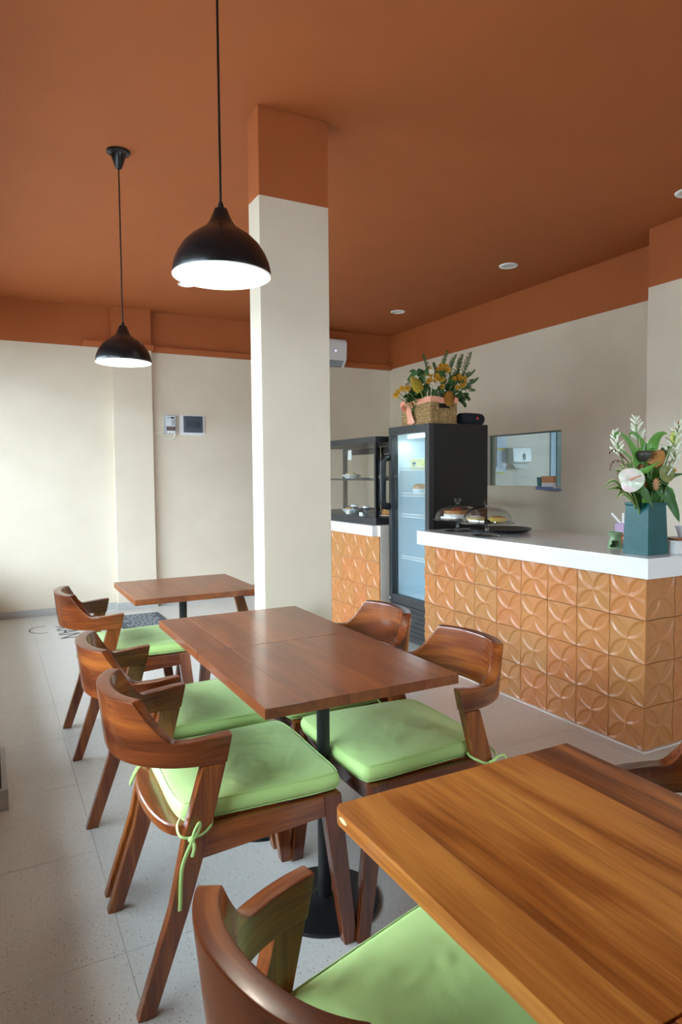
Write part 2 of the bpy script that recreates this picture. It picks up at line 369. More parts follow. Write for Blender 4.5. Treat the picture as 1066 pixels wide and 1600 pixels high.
# ------------------------------------------------------------------ kitchen seen through the hatch
KY = 8.6
struct('wall_kitchen_back', MB().box(XR+0.1, 9.6, KY, KY+0.1, 0, ZC), M_cream)
struct('wall_kitchen_front', MB().box(XR+0.1, 9.6, 3.4, 3.5, 0, ZC), M_cream)
mb = MB(); mb.box(9.6, 9.7, 3.4, KY, 0, 1.3).box(9.6, 9.7, 3.4, KY, 2.0, ZC).box(9.6, 9.7, 3.4, 5.9, 1.3, 2.0).box(9.6, 9.7, 7.1, KY, 1.3, 2.0)
struct('wall_kitchen_side', mb, M_cream)
struct('wall_kitchen_left', MB().box(XR, XR+0.1, W, KY, 0, ZC), M_cream)
struct('floor_kitchen', MB().box(XR+0.1, 9.7, 3.4, KY, -0.1, 0), M_tile)
struct('ceiling_kitchen', MB().box(XR+0.1, 9.7, 3.4, KY+0.1, ZC, ZC+0.1), M_white)
portal('window_portal', (9.72, 6.5, 1.65), (0, PI/2, 0), 0.7, 1.2)
# glazed hatch
hb = MB(); e = 0.012
hb.box(XR+0.03, XR+0.05, HY0, HY0+0.03, HZ0, HZ1).box(XR+0.03, XR+0.05, HY0, HY1, HZ1-e, HZ1).box(XR+0.03, XR+0.05, HY1-e, HY1, HZ0, HZ1)
hatch = struct('window_3', hb, plain('grey_green_frame', srgb(120, 130, 124), 0.4))
obj('pane', MB().box(XR+0.036, XR+0.042, HY0+0.01, HY1-0.005, HZ0+0.001, HZ1-0.005), glass('tinted_hatch_glass', (0.80, 0.86, 0.86, 1)), hatch)
def kp(px, py): return on_y(px, py, KY-0.02)
a, b = kp(758, 682), kp(775, 728)
wb = thing('whiteboard', 'small whiteboard with handwritten list, on the kitchen wall behind the hatch', 'whiteboard', ((a.x+b.x)/2, KY-0.015, b.z))
hw, hh = (b.x-a.x)/2, a.z-b.z
obj('board', MB().box(-hw, hw, -0.012, 0.012, 0, hh), M_whitepl, wb)
fm = MB(); q = 0.014
fm.box(-hw-q, hw+q, -0.02, 0.012, -q, 0).box(-hw-q, hw+q, -0.02, 0.012, hh, hh+q).box(-hw-q, -hw, -0.02, 0.012, 0, hh).box(hw, hw+q, -0.02, 0.012, 0, hh)
obj('frame', fm, M_black, wb)
ink = MB()
for k in range(9): ink.box(-hw+0.02, -hw+0.02+hw*(1.0+0.5*random.random()), -0.0135, -0.012, hh*(0.08+0.1*k), hh*(0.08+0.1*k)+0.008)
obj('writing', ink, plain('marker_ink', srgb(90, 95, 110), 0.6), wb)
a, b = kp(776, 680), kp(792.5, 738)
nt_ = thing('notice_sheet', 'long pale printed notice taped beside the whiteboard in the kitchen', 'notice', (a.x, KY-0.006, b.z))
obj('sheet', MB().box(0, b.x-a.x, -0.003, 0.004, 0, a.z-b.z), plain('bluish_paper', srgb(205, 214, 228), 0.7), nt_)
pm = MB()
for k in range(16): pm.box(0.03, (b.x-a.x)*random.uniform(0.6, 0.85), -0.0045, -0.003, 0.08+0.032*k, 0.088+0.032*k)
obj('print', pm, plain('pale_ink', srgb(160, 168, 182), 0.7), nt_)
M_tape = plain('yellow_tape', srgb(214, 208, 120), 0.6)
obj('tape', MB().box(0.02, b.x-a.x-0.02, -0.005, -0.003, 0.36, 0.40), M_tape, nt_); obj('tape', MB().box(0.03, b.x-a.x-0.05, -0.005, 0.003, -0.02, 0.012), M_tape, nt_)
a, b = kp(794, 700), kp(822, 722)
dw, dh = b.x-a.x, a.z-b.z
dsp = thing('towel_dispenser', 'white paper towel dispenser on the kitchen wall seen through the hatch', 'dispenser', (a.x, KY, b.z))
obj('housing', MB().prism([(-0.16, 0), (0, -0.03), (0, dh), (-0.14, dh)], 'x', 0, dw).mesh('housing', bevel=0.012), M_whitepl, dsp)
obj('level_window', MB().lathe([(0.028, 0), (0.028, 0.004)], 16).mesh('lw'), M_black, dsp).matrix_local = Matrix.Translation((dw*0.6, -0.16, dh*0.36)) @ Matrix.Rotation(PI/2, 4, 'X') @ Matrix.Scale(2, 4, (0, 1, 0))
obj('paper_towel', MB().prism([(-0.15, -0.1), (-0.06, -0.03), (-0.05, -0.03), (-0.14, -0.105)], 'x', 0.06, dw-0.03), M_white, dsp)
# pale door leaf in the kitchen wall
a, b = kp(861, 700), kp(869, 700)
kd = struct('door_1', MB().box(a.x, b.x, KY-0.03, KY, 0, 2.05).mesh('door', bevel=0.004), plain('pale_blue_door', srgb(170, 190, 208), 0.4))
obj('door_frame', MB().box(b.x, b.x+0.12, KY-0.05, KY, 0, 2.1).mesh('door_frame', bevel=0.004), plain('grey_green_door_frame', srgb(120, 134, 126), 0.5), kd)
# little ledge on the wall at the lower corner of the hatch
p0 = Vector((XR-0.06, 4.2, 1.175))
ld = thing('wall_ledge', 'small blue tray ledge fixed at the lower corner of the kitchen hatch', 'ledge', (XR, 4.24, 1.165))
obj('tray', MB().box(-0.10, 0, -0.10, 0.10, 0, 0.012).mesh('tray', bevel=0.003), plain('lilac_blue_plastic', srgb(120, 138, 190), 0.5), ld)
obj('rim', MB().box(-0.10, -0.095, -0.10, 0.10, 0.012, 0.028).box(-0.095, -0.003, 0.095, 0.10, 0.012, 0.028), plain('lilac_blue_rim', srgb(120, 138, 190), 0.5), ld)
cd = thing('card_box', 'orange and white card box standing on the blue ledge', 'box', (XR-0.05, 4.235, 1.177), 0.25)
obj('box_body', MB().box(-0.025, 0.025, -0.055, 0.055, 0, 0.05).mesh('b', bevel=0.002), M_whitepl, cd)
obj('box_lid', MB().box(-0.026, 0.026, -0.056, 0.056, 0.05, 0.105).mesh('b', bevel=0.002), plain('orange_card', srgb(206, 150, 104), 0.6), cd)
cp = thing('tumbler', 'teal tumbler beside the card box at the hatch', 'cup', (XR+0.02, 4.40, HZ0))
obj('cup_body', MB().lathe([(0.03, 0), (0.036, 0.08), (0.033, 0.08), (0.028, 0.006)], 20, cap1=True).mesh('cup'), plain('teal_glaze_cup', srgb(60, 120, 116), 0.3), cp)

# ------------------------------------------------------------------ armchairs and cushions
def round_poly(pts): return pts
SEG = 56
def band_pt(th):
    """Centre line of the horseshoe rail; th from -90 to 90 degrees, 0 at the back."""
    ex = 2/2.35; c, s_ = math.cos(th), math.sin(th)
    return (-0.055 - 0.234*(abs(c)**ex), 0.226*math.copysign(abs(s_)**ex, s_))
def band_mesh():
    mb = MB(); wcs = []; T0 = math.radians(39); T1 = math.radians(63)
    ths = [-PI/2 + PI*i/SEG for i in range(SEG+1)]
    L = 0; prev = None; rings = []
    for th in ths:
        x, y = band_pt(th); d = 0.004
        ax, ay = band_pt(max(-PI/2, th-d)); bx, by = band_pt(min(PI/2, th+d))
        tx, ty = bx-ax, by-ay; n = math.hypot(tx, ty); nx, ny = -ty/n, tx/n   # points inward or outward
        if nx*(x+0.05)+ny*y < 0: nx, ny = -nx, -ny
        if prev: L += math.hypot(x-prev[0], y-prev[1])
        prev = (x, y); a = abs(th)
        if a < T0: zt = 0.758
        elif a < T1: u = (a-T0)/(T1-T0); zt = 0.656+0.102*(1-u)**1.35
        else: zt = 0.656 + 0.008*((a-T1)/(PI/2-T1))**2
        zb = 0.592 + 0.004*math.cos(th)
        k = max(0, math.cos(th)); h = 0.0165+0.002*k
        lean = 0.020*k
        tip = max(0, (a-1.35)/(PI/2-1.35))
        rings.append((x, y, nx, ny, zt, zb, h, lean, L, math.copysign(tip, th)))
    for (x, y, nx, ny, zt, zb, h, lean, L, tp) in rings:
        for (off, z) in ((-h, zb), (h, zb), (h, (zb+zt)/2), (h, zt), (-h, zt), (-h, (zb+zt)/2)):
            le = lean*(z-zb)/0.18
            xx = x+nx*(off+le); yy = y+ny*(off+le)
            if abs(tp) > 0.999: xx += 0.002+(z-zb)*0.22
            mb.v.append((xx, yy, z)); wcs.append((L, off, z))
    n = 6
    for i in range(SEG):
        for k in range(n): mb.f.append((i*n+k, i*n+(k+1) % n, (i+1)*n+(k+1) % n, (i+1)*n+k))
    mb.f.append(tuple(range(n))); mb.f.append(tuple(SEG*n+k for k in range(n)))
    me = bpy.data.meshes.new('back_rail'); bm = bmesh.new()
    lay = bm.verts.layers.float_vector.new('wc'); bv = [bm.verts.new(v) for v in mb.v]
    for q, c in zip(bv, wcs): q[lay] = c
    for f in mb.f: bm.faces.new([bv[i] for i in f])
    bmesh.ops.recalc_face_normals(bm, faces=bm.faces)
    es = [e for e in bm.edges if e.calc_face_angle(0) > math.radians(40)]
    bmesh.ops.bevel(bm, geom=es, offset=0.005, segments=2, profile=0.6, affect='EDGES', clamp_overlap=True)
    bm.to_mesh(me); bm.free(); me.shade_smooth(); me.set_sharp_from_angle(angle=math.radians(50)); me['bevelled'] = 1
    return me
WX = lambda p: (p[0], p[1], p[2])
WY = lambda p: (p[1], p[0], p[2])
WZ = lambda p: (p[2], p[0], p[1])
def make_chair():
    t = thing('armchair', '', 'chair')
    obj('back_rail', band_mesh(), M_wchair, t)
    for s_ in (-1, 1):
        y0, y1 = sorted((s_*0.211, s_*0.243))
        mb = MB(); mb.prism([(-0.287, 0), (-0.245, 0), (-0.156, 0.245), (-0.096, 0.44), (-0.056, 0.592), (-0.116, 0.592), (-0.160, 0.447), (-0.203, 0.25)], 'y', y0, y1)
        obj('leg', mb.mesh('rear_leg', bevel=0.004, wc=WZ), M_wchair, t)
        mb = MB(); mb.prism([(0.276, 0), (0.316, 0), (0.268, 0.44), (0.214, 0.44), (0.222, 0.36)], 'y', y0, y1)
        obj('leg', mb.mesh('front_leg', bevel=0.004, wc=WZ), M_wchair, t)
        y0, y1 = sorted((s_*0.213, s_*0.239))
        mb = MB(); mb.prism([(-0.125, 0.360), (0.222, 0.381), (0.222, 0.438), (-0.102, 0.438)], 'y', y0, y1)
        obj('side_rail', mb.mesh('side_rail', bevel=0.003, wc=WX), M_wchair, t)
    mb = MB().box(0.232, 0.256, -0.212, 0.212, 0.375, 0.436)
    obj('front_rail', mb.mesh('front_rail', bevel=0.003, wc=WY), M_wchair, t)
    mb = MB().box(-0.118, -0.094, -0.212, 0.212, 0.365, 0.415)
    obj('rear_rail', mb.mesh('rear_rail', bevel=0.003, wc=WY), M_wchair, t)
    # seat board with bowed rear edge
    poly = [(0.262, -0.212), (0.262, 0.212)]
    for k in range(17):
        a = PI/2*(1-2*k/16); poly.append((-0.155-0.068*math.cos(a)**0.8, 0.210*math.sin(a)))
    obj('seat', MB().prism(poly, 'z', 0.413, 0.442).mesh('seat', bevel=0.008, seg=3, wc=WY), M_wchair, t)
    return t
def cush_pt(u, v, w_, sd=0.0):
    x = 0.058 + u*0.221 + 0.003*math.sin(3*v)
    half = 0.203 + 0.026*(u+1)/2
    y = v*half
    cr = (abs(u)*abs(v))**6
    x -= math.copysign(0.011*cr, u); y -= math.copysign(0.011*cr, v)
    if abs(w_) < 0.999:
        k = 0.007*(1-w_*w_)
        if abs(u) > 0.999: x += math.copysign(k, u)
        if abs(v) > 0.999: y += math.copysign(k, v)
    z = 0.024 + 0.022*w_
    if w_ > 0:
        e = (1-u**6)*(1-v**6)
        f1 = 1.25*noise.noise(Vector((u*1.6+v*0.8, v*2.4-u*0.7, 1.3+sd))); f2 = noise.noise(Vector((u*3.5+v*3, v*2.2-u*2.5, 7.7+sd)))
        ridge = lambda q: (1-min(1, abs(q)*8))**2
        z += w_*e*(0.006 + 0.0025*f1 + 0.0032*ridge(f1) + 0.0028*ridge(f2) + 0.001*f2)
    return Vector((x, y, z))
def cushion_mesh(sd=0.0):
    n = 44; mb = MB()
    def side(fn, a, b): mb.grid(fn, a, b)
    mb.grid(lambda a, b: cush_pt(2*a-1, 2*b-1, 1, sd), n, n); mb.grid(lambda a, b: cush_pt(2*a-1, 2*b-1, -1), n, n)
    for sg in (-1, 1):
        mb.grid(lambda a, b: cush_pt(sg, 2*a-1, 2*b-1), n, 6); mb.grid(lambda a, b: cush_pt(2*a-1, sg, 2*b-1), n, 6)
    me = bpy.data.meshes.new('seat_cushion'); bm = bmesh.new()
    bv = [bm.verts.new(v) for v in mb.v]
    for f in mb.f: bm.faces.new([bv[i] for i in f])
    bmesh.ops.remove_doubles(bm, verts=bm.verts, dist=1e-5); bmesh.ops.recalc_face_normals(bm, faces=bm.faces)
    es = [e for e in bm.edges if e.calc_face_angle(0) > math.radians(50)]
    bmesh.ops.bevel(bm, geom=es, offset=0.0025, segments=2, affect='EDGES', clamp_overlap=True)
    bm.to_mesh(me); bm.free(); me.shade_smooth(); me.materials.append(M_green); return me
def piping_mesh():
    mb = MB()
    for w_ in (1, -1):
        n = 20; loop = [cush_pt(-1+2*k/n, -1, w_) for k in range(n)]+[cush_pt(1, -1+2*k/n, w_) for k in range(n)]+[cush_pt(1-2*k/n, 1, w_) for k in range(n)]+[cush_pt(-1, 1-2*k/n, w_) for k in range(n+1)]
        mb.tube(loop, 0.0018, 6)
    me = mb.mesh('piping', ang=80); me.materials.append(M_green); return me
def tie_mesh(s_, style):
    """Cord knotted round a rear post; coordinates relative to the chair seat top (z=0 at the cushion underside)."""
    mb = MB(); y0 = s_*0.204; y1 = s_*0.2475; zc = -0.012
    xr, xf = -0.170, -0.094
    ring = curve3([(xf, y0, 0.012), (xf+0.004, (y0+y1)/2, 0.004), (xf-0.010, y1, -0.004), (-0.135, y1+s_*0.001, zc-0.006), (xr-0.004, y1-s_*0.002, zc+0.002), (xr-0.009, (y0+y1)/2, 0.008), (xr+0.004, y0, 0.016)], 5)
    mb.tube(ring, 0.0048, 6, 0.55)
    k = Vector((-0.150, y1+s_*0.006, zc-0.006)); mb.ball(k, (0.010, 0.007, 0.008), 10, 6)
    def P(*q): return [k+Vector((a, s_*b, c)) for a, b, c in q]
    if style == 'long':
        mb.tube(curve3(P((0,0.002,0),(0.006,0.005,0.022),(0.017,0.004,0.038),(0.021,0.003,0.032),(0.014,0.004,0.016),(0.002,0.003,0)), 5), 0.0042, 6, 0.6)
        mb.tube(curve3(P((0,0.002,-0.004),(-0.014,0.003,-0.03),(-0.026,0.003,-0.062),(-0.030,0.002,-0.105),(-0.032,0.002,-0.150),(-0.034,0.003,-0.168)), 5), 0.0050, 6, 0.5)
        mb.tube(curve3(P((0.002,0.002,-0.004),(0.004,0.006,-0.018),(-0.002,0.007,-0.04)), 5), 0.0044, 6, 0.5)
    else:
        mb.tube(curve3(P((0,0.002,0),(-0.016,0.01,0.018),(-0.040,0.012,0.020),(-0.05,0.010,0.004),(-0.03,0.006,-0.004),(0,0.002,0)), 5), 0.0042, 6, 0.6)
        mb.tube(curve3(P((-0.002,0.002,-0.004),(-0.022,0.004,-0.012),(-0.040,0.005,-0.035),(-0.055,0.006,-0.065)), 5), 0.0046, 6, 0.5)
        mb.tube(curve3(P((0.0,0.002,-0.004),(-0.006,0.006,-0.02),(-0.012,0.007,-0.05)), 5), 0.0044, 6, 0.5)
    me = mb.mesh('tie', ang=80); me.materials.append(M_green); return me
CH = [  # x, y, turn, tie style, chair words, cushion words
 (0.530, 0.757, 0.21, 'short', 'on the window side of the table with the chipped corner', 'on the window-side chair at the chipped table'),
 (0.560, 1.828, 0.0, 'long', 'at the joined tables, a long green cord hanging down its leg', 'with one long tie tail hanging down the chair leg'),
 (0.565, 2.368, 0.0, 'short', 'on the window side of the joined tables, towards the far wall', 'on the window-side chair of the joined tables, farther half'),
 (0.586, 3.486, 0.0, 'short', 'on the window side of the lone table by the far wall', 'on the window-side chair of the lone far table'),
 (1.185, 1.815, PI, 'short', 'on the counter side of the joined tables, away from the column', 'on the counter-side chair of the joined tables, away from the column'),
 (1.195, 2.365, PI, 'short', 'on the counter side of the joined tables, beside the column', 'on the counter-side chair of the joined tables, beside the column'),
 (1.208, 3.550, PI, 'short', 'behind the column at the lone table by the far wall', 'on the chair behind the column'),
 (1.150, 0.760, PI, 'short', 'on the counter side of the table with the chipped corner', 'on the counter-side chair at the chipped table')]
chair0 = make_chair(); cmes = [cushion_mesh(3.7*k) for k in range(len(CH))]; pme = piping_mesh()
ties = {(s_, st): tie_mesh(s_, st) for s_ in (-1, 1) for st in ('short', 'long')}
for i, (x, y, rz, st, lab, clab) in enumerate(CH):
    L = 'dark wooden armchair ' + lab
    if i == 0: chair0.location = (x, y, 0); chair0.rotation_euler.z = rz; chair0['label'] = L; chair0['group'] = 'wooden armchairs'
    else: dup(chair0, (x, y, 0), rz, L, 'wooden armchairs')
    cu = obj('seat_cushion', cmes[i], None, None, (x, y, 0.443), rz); tag(cu, 'lime green seat cushion ' + clab, 'cushion', 'green seat cushions')
    obj('piping', pme, None, cu)
    for s_ in (-1, 1): obj('tie', ties[(s_, st if s_ == -1 else 'short')], None, cu)

# ------------------------------------------------------------------ tables
def make_table(x0, x1, y0, y1, label, chip=False, planks=(0.19, 0.21, 0.18, 0.22, 0.20), wd_=None, off=(0.016, 0.015)):
    cx, cy = (x0+x1)/2, (y0+y1)/2; hx, hy = (x1-x0)/2, (y1-y0)/2
    t = thing('cafe_table', label, 'table', (cx, cy, 0), 0, 'square wooden cafe tables')
    tot = sum(planks); x = -hx; zt, zb = 0.75, 0.722
    for k, wd in enumerate(planks):
        xe = x+2*hx*wd/tot
        if chip and k == 0:
            mb = MB().prism([(x, -hy), (xe, -hy), (xe, hy), (x+0.012, hy), (x+0.003, hy-0.008), (x, hy-0.02)], 'z', zb, zt)
        else: mb = MB().box(x, xe, -hy, hy, zb, zt)
        r = random.random()*3
        obj('plank', mb.mesh('plank', bevel=0.0022 if k in (0, len(planks)-1) else 0.0005, seg=2, wc=lambda p, r=r: (p[1]+r, p[0], p[2])), wd_ or M_wtable, t)
        x = xe
    if chip:
        mb = MB().ball((-hx+0.001, hy-0.035, 0.737), (0.0016, 0.018, 0.006), 12, 8)
        obj('chip', mb, plain('bare_pale_wood', srgb(226, 196, 140), 0.7), t)
    obj('pole', MB().lathe([(0.020, 0.012), (0.020, 0.70)], 24, (off[0], off[1], 0)).mesh('pole'), M_black, t)
    obj('base_plate', MB().lathe([(0.172, 0), (0.172, 0.006), (0.168, 0.009), (0.06, 0.011), (0.045, 0.014), (0.028, 0.022)], 48, (off[0], off[1], 0)).mesh('base', ang=25), M_black, t)
    mb = MB().box(-0.16, 0.16, -0.02, 0.02, 0.70, 0.722).box(-0.02, 0.02, -0.16, 0.16, 0.70, 0.722)
    obj('top_bracket', mb, M_black, t)
    return t
make_table(0.500, 1.045, 0.425, 0.988, 'brown wooden table with a pale chip at one corner', True, (0.16, 0.13, 0.24, 0.26, 0.21), M_wtable_lit, (0.0725, 0.0835))
make_table(0.500, 1.045, -0.145, 0.421, 'brown wooden table pushed against the chipped table, away from the column', wd_=M_wtable_lit)
make_table(0.569, 1.149, 1.482, 2.070, 'brown wooden table of the joined pair, half away from the column')
make_table(0.569, 1.147, 2.074, 2.612, 'brown wooden table of the joined pair, half beside the column')
make_table(0.570, 1.180, 3.095, 3.678, 'brown wooden table standing alone towards the far wall', off=(0.0205, 0.1335))

# ------------------------------------------------------------------ counters
TS = 0.2057
def relief(x, y):
    h = TS/2-0.001; u, v = min(abs(x), h), min(abs(y), h)
    d1 = math.hypot(u-h, v); d2 = math.hypot(u, v-h); e = min(h-d1, h-d2)
    ss = lambda a, b, q: (lambda t: t*t*(3-2*t))(min(1, max(0, (q-a)/(b-a))))
    if e > 0: return -0.0052*ss(0, 0.011, e)
    return -0.0042*ss(0.0, 0.042, -e)
def clay_tile(u0=-0.5, u1=0.5):
    """Carved tile in the local yz plane, face towards -x; u0..u1 is the kept share of its width."""
    g = 0.0017; n = 52; mb = MB()
    a, b = u0*TS+g, u1*TS-g; c, d = -TS/2+g, TS/2-g
    nu = max(4, int(n*(u1-u0)))
    mb.grid(lambda p, q: (-0.012-relief(a+(b-a)*p, c+(d-c)*q), a+(b-a)*p, c+(d-c)*q), nu, n)
    # rim and back
    def edge(fn, m): mb.grid(lambda p, q: (lambda P: (P[0] if q < 0.5 else 0.0, P[1], P[2]))(fn(p)), m, 1)
    F = lambda y, z: (-0.012-relief(y, z), y, z)
    edge(lambda p: F(a+(b-a)*p, c), nu); edge(lambda p: F(a+(b-a)*p, d), nu); edge(lambda p: F(a, c+(d-c)*p), n); edge(lambda p: F(b, c+(d-c)*p), n)
    me = mb.mesh('tile', ang=50, recalc=False)
    bm = bmesh.new(); bm.from_mesh(me); bmesh.ops.remove_doubles(bm, verts=bm.verts, dist=1e-6); bmesh.ops.recalc_face_normals(bm, faces=bm.faces); bm.to_mesh(me); bm.free()
    me.shade_smooth(); me.set_sharp_from_angle(angle=math.radians(50))
    me.materials.append(M_clay); return me
TILE = clay_tile(); TILE_CUT = clay_tile(-0.5, 0.15)
XC = 2.669; CYN, CYF = 2.052, 3.838; CD = 0.62
ZT = 4*TS+0.001
ct = thing('service_counter', 'long counter clad in carved terracotta tiles with flowers on top', 'counter', (XC, CYN, 0))
obj('body', MB().box(0.012, CD, 0.012, CYF-CYN, 0.0, ZT), M_claygrout, ct)
for j in range(4):
    z = 0.0045+TS*(j+0.5)
    for i in range(9):
        y = TS*(i+0.5)
        if i < 8: obj('tile', TILE, None, ct, (0.012, y, z))
        else: obj('tile', TILE_CUT, None, ct, (0.012, y, z))
    for i in range(3):
        o = obj('tile', TILE, None, ct, (TS*(i+0.5), 0.012, z)); o.rotation_euler.z = PI/2
obj('floor_trim', MB().box(-0.012, 0.008, -0.012, CYF-CYN, 0, 0.004).box(0.008, CD, -0.012, 0.008, 0, 0.004), M_white, ct)
slab = tag(obj('worktop', MB().box(-0.052, 0.66, -0.046, CYF-CYN+0.008, 0, 0.095).mesh('worktop', bevel=0.004, seg=2), M_stone, None, (XC, CYN, ZT+0.0005)),
           'thick white stone worktop of the long counter, vase standing on it', 'worktop')
ZS = ZT+0.0955
# second counter under the display case
C2N, C2F = 4.437, 6.2
c2 = thing('display_counter', 'short tiled counter carrying the glass display case', 'counter', (XC, C2N, 0))
obj('body', MB().box(0.012, 0.62, 0.0, C2F-C2N, 0.0, ZT), M_cream, c2)
for j in range(4):
    for i in range(8): obj('tile', TILE, None, c2, (0.012, TS*(i+0.5)+0.002, 0.0045+TS*(j+0.5)))
tag(obj('worktop', MB().box(-0.03, 0.64, 0.055, C2F-C2N, 0, 0.085).mesh('worktop', bevel=0.003), M_stone, None, (XC, C2N, ZT+0.0005)),
    'white stone worktop under the glass display case', 'worktop')
tag(obj('end_panel', MB().box(0.0, 0.62, -0.0, 0.05, 0, 0.085), M_cream, None, (XC+0.012, C2N+0.002, ZT+0.0005)), 'cream end block of the display counter beside the fridge', 'panel')
ZS2 = ZT+0.0855

# ------------------------------------------------------------------ glass display case
DX0, DX1, DY0, DY1, DZ = XC+0.03, XC+0.55, 4.535, 6.0, 0.70
dc = thing('display_case', 'black framed glass display case with cakes and bowls inside', 'display case', (DX0, DY0, ZS2))
w_, l_ = DX1-DX0, DY1-DY0; t_ = 0.032
obj('base', MB().box(0, w_, 0, l_, 0, 0.055).mesh('b', bevel=0.002), M_darkframe, dc)
obj('top', MB().box(0, w_, 0, l_, DZ-0.045, DZ).mesh('b', bevel=0.002), M_darkframe, dc)
for (x, y) in ((0, 0), (w_-t_, 0), (0, l_-t_), (w_-t_, l_-t_)):
    obj('post', MB().box(x, x+t_*(0.8 if x == 0 else 1), y, y+t_*0.8, 0.055, DZ-0.045), M_black, dc)
obj('pane', MB().box(0.004, 0.009, t_*0.8, l_-t_, 0.055, DZ-0.045), M_glass, dc)
obj('pane', MB().box(t_, w_-t_, 0.008, 0.013, 0.055, DZ-0.045), M_glass, dc)
for k in range(2):
    y0 = t_+(l_/2-0.02)*k; y1 = y0+l_/2-0.02; x = w_-0.022-0.018*k
    sd = obj('sliding_door', MB().box(x, x+0.012, y0, y0+0.045, 0.06, DZ-0.05).box(x, x+0.012, y1-0.045, y1, 0.06, DZ-0.05).box(x, x+0.012, y0, y1, 0.06, 0.09).box(x, x+0.012, y0, y1, DZ-0.11, DZ-0.05), M_darkframe, dc)
    obj('pane', MB().box(x+0.004, x+0.008, y0+0.04, y1-0.04, 0.08, DZ-0.1), M_glass, sd)
obj('shelf', MB().box(0.10, w_-0.05, 0.02, l_-0.02, 0.355, 0.361), M_glass, dc)
obj('shelf_edge', MB().box(0.095, 0.10, 0.02, l_-0.02, 0.35, 0.366).box(w_-0.052, w_-0.045, 0.02, l_-0.02, 0.345, 0.37), M_darkframe, dc)
M_porc = plain('white_porcelain', srgb(235, 238, 240), 0.25, var=0.02)
M_bread = plain('baked_crust', srgb(184, 128, 70), 0.7, var=0.3, scale=40, bump=0.002)
M_cream2 = plain('pale_pastry', srgb(226, 200, 140), 0.7, var=0.15, scale=50)
def bowl(x, y, z, r, label, fill=None):
    o = thing('bowl', label, 'bowl', (x, y, z), 0, 'bowls in the display case')
    obj('bowl_body', MB().lathe([(r*0.5, 0), (r*0.55, 0.004), (r*0.85, r*0.28), (r, r*0.45), (r*0.96, r*0.45), (r*0.8, r*0.28), (r*0.4, 0.012)], 28).mesh('bowl', ang=60), M_porc, o)
    if fill:
        mb = MB()
        for k in range(7): a = k*0.9; mb.ball((r*0.4*math.cos(a), r*0.4*math.sin(a), r*0.42), (r*0.25, r*0.25, r*0.18), 10, 6)
        obj('food', mb, fill, o)
    return o
zb0 = ZS2+0.055; zsh = ZS2+0.361
bowl(DX0+0.16, 5.22, zb0, 0.10, 'white bowl of pastries on the floor of the display case', M_bread)
bowl(DX0+0.33, 5.45, zb0, 0.10, 'empty white bowl at the back of the display case', None)
bowl(DX0+0.20, 5.30, zsh, 0.09, 'white bowl on the upper shelf of the display case', M_cream2)
pl = thing('plate', 'long white plate with pale pastry on the upper shelf of the display case', 'plate', (DX0+0.25, 4.86, zsh))
obj('plate_body', MB().lathe([(0.07, 0), (0.12, 0.016), (0.118, 0.019), (0.07, 0.006)], 32).mesh('plate'), M_porc, pl)
obj('pastry', MB().ball((0, 0, 0.018), (0.085, 0.085, 0.016), 16, 8), M_cream2, pl)
for k, (x, y) in enumerate(((DX0+0.10, 4.86), (DX0+0.14, 5.14))):
    jr = thing('glass_jar', ('small lidded glass jar on the floor of the display case', 'small glass jar with a stick sign, beside the pastry bowl')[k], 'jar', (x, y, zb0), 0, 'jars in the display case')
    obj('jar_body', MB().lathe([(0.028, 0), (0.030, 0.006), (0.030, 0.06), (0.024, 0.068), (0.022, 0.068), (0.027, 0.058), (0.027, 0.008)], 20).mesh('jar'), glass('jar_glass', (0.85, 0.92, 0.96, 1)), jr)
    obj('lid', MB().lathe([(0.032, 0.066), (0.032, 0.078), (0.028, 0.082)], 20), M_porc, jr)
    cdn = thing('price_card', ('white price card before the lidded jar in the display case', 'white price card before the pastry bowl in the display case')[k], 'card', (x-0.05, y+(0.0 if k == 0 else 0.03), zb0), 0, 'price cards in the display case')
    obj('card', MB().box(-0.004, 0.0, -0.03, 0.03, 0, 0.03), M_white, cdn)
    obj('card_foot', MB().prism([(0, 0), (0.03, 0), (0, 0.022)], 'y', -0.028, 0.028), M_porc, cdn)
ls = thing('cake', 'round brown cake on the floor of the display case', 'cake', (DX0+0.30, 4.78, zb0))
obj('cake_body', MB().lathe([(0.075, 0), (0.085, 0.02), (0.08, 0.05), (0.05, 0.062)], 24).mesh('cake'), M_bread, ls)
obj('cake_board', MB().lathe([(0.10, -0.0), (0.10, 0.004)], 28), M_porc, ls)
sg = thing('stick_sign', 'small white sign on a thin stick inside the display case', 'sign', (DX0+0.15, 5.235, zsh))
obj('stick', MB().tube([(0, 0, 0), (0, 0, 0.20)], 0.003, 8), plain('pale_stick', srgb(214, 196, 150), 0.6), sg)
obj('sign_face', MB().box(-0.003, 0.003, -0.032, 0.032, 0.17, 0.255), M_whitepl, sg)

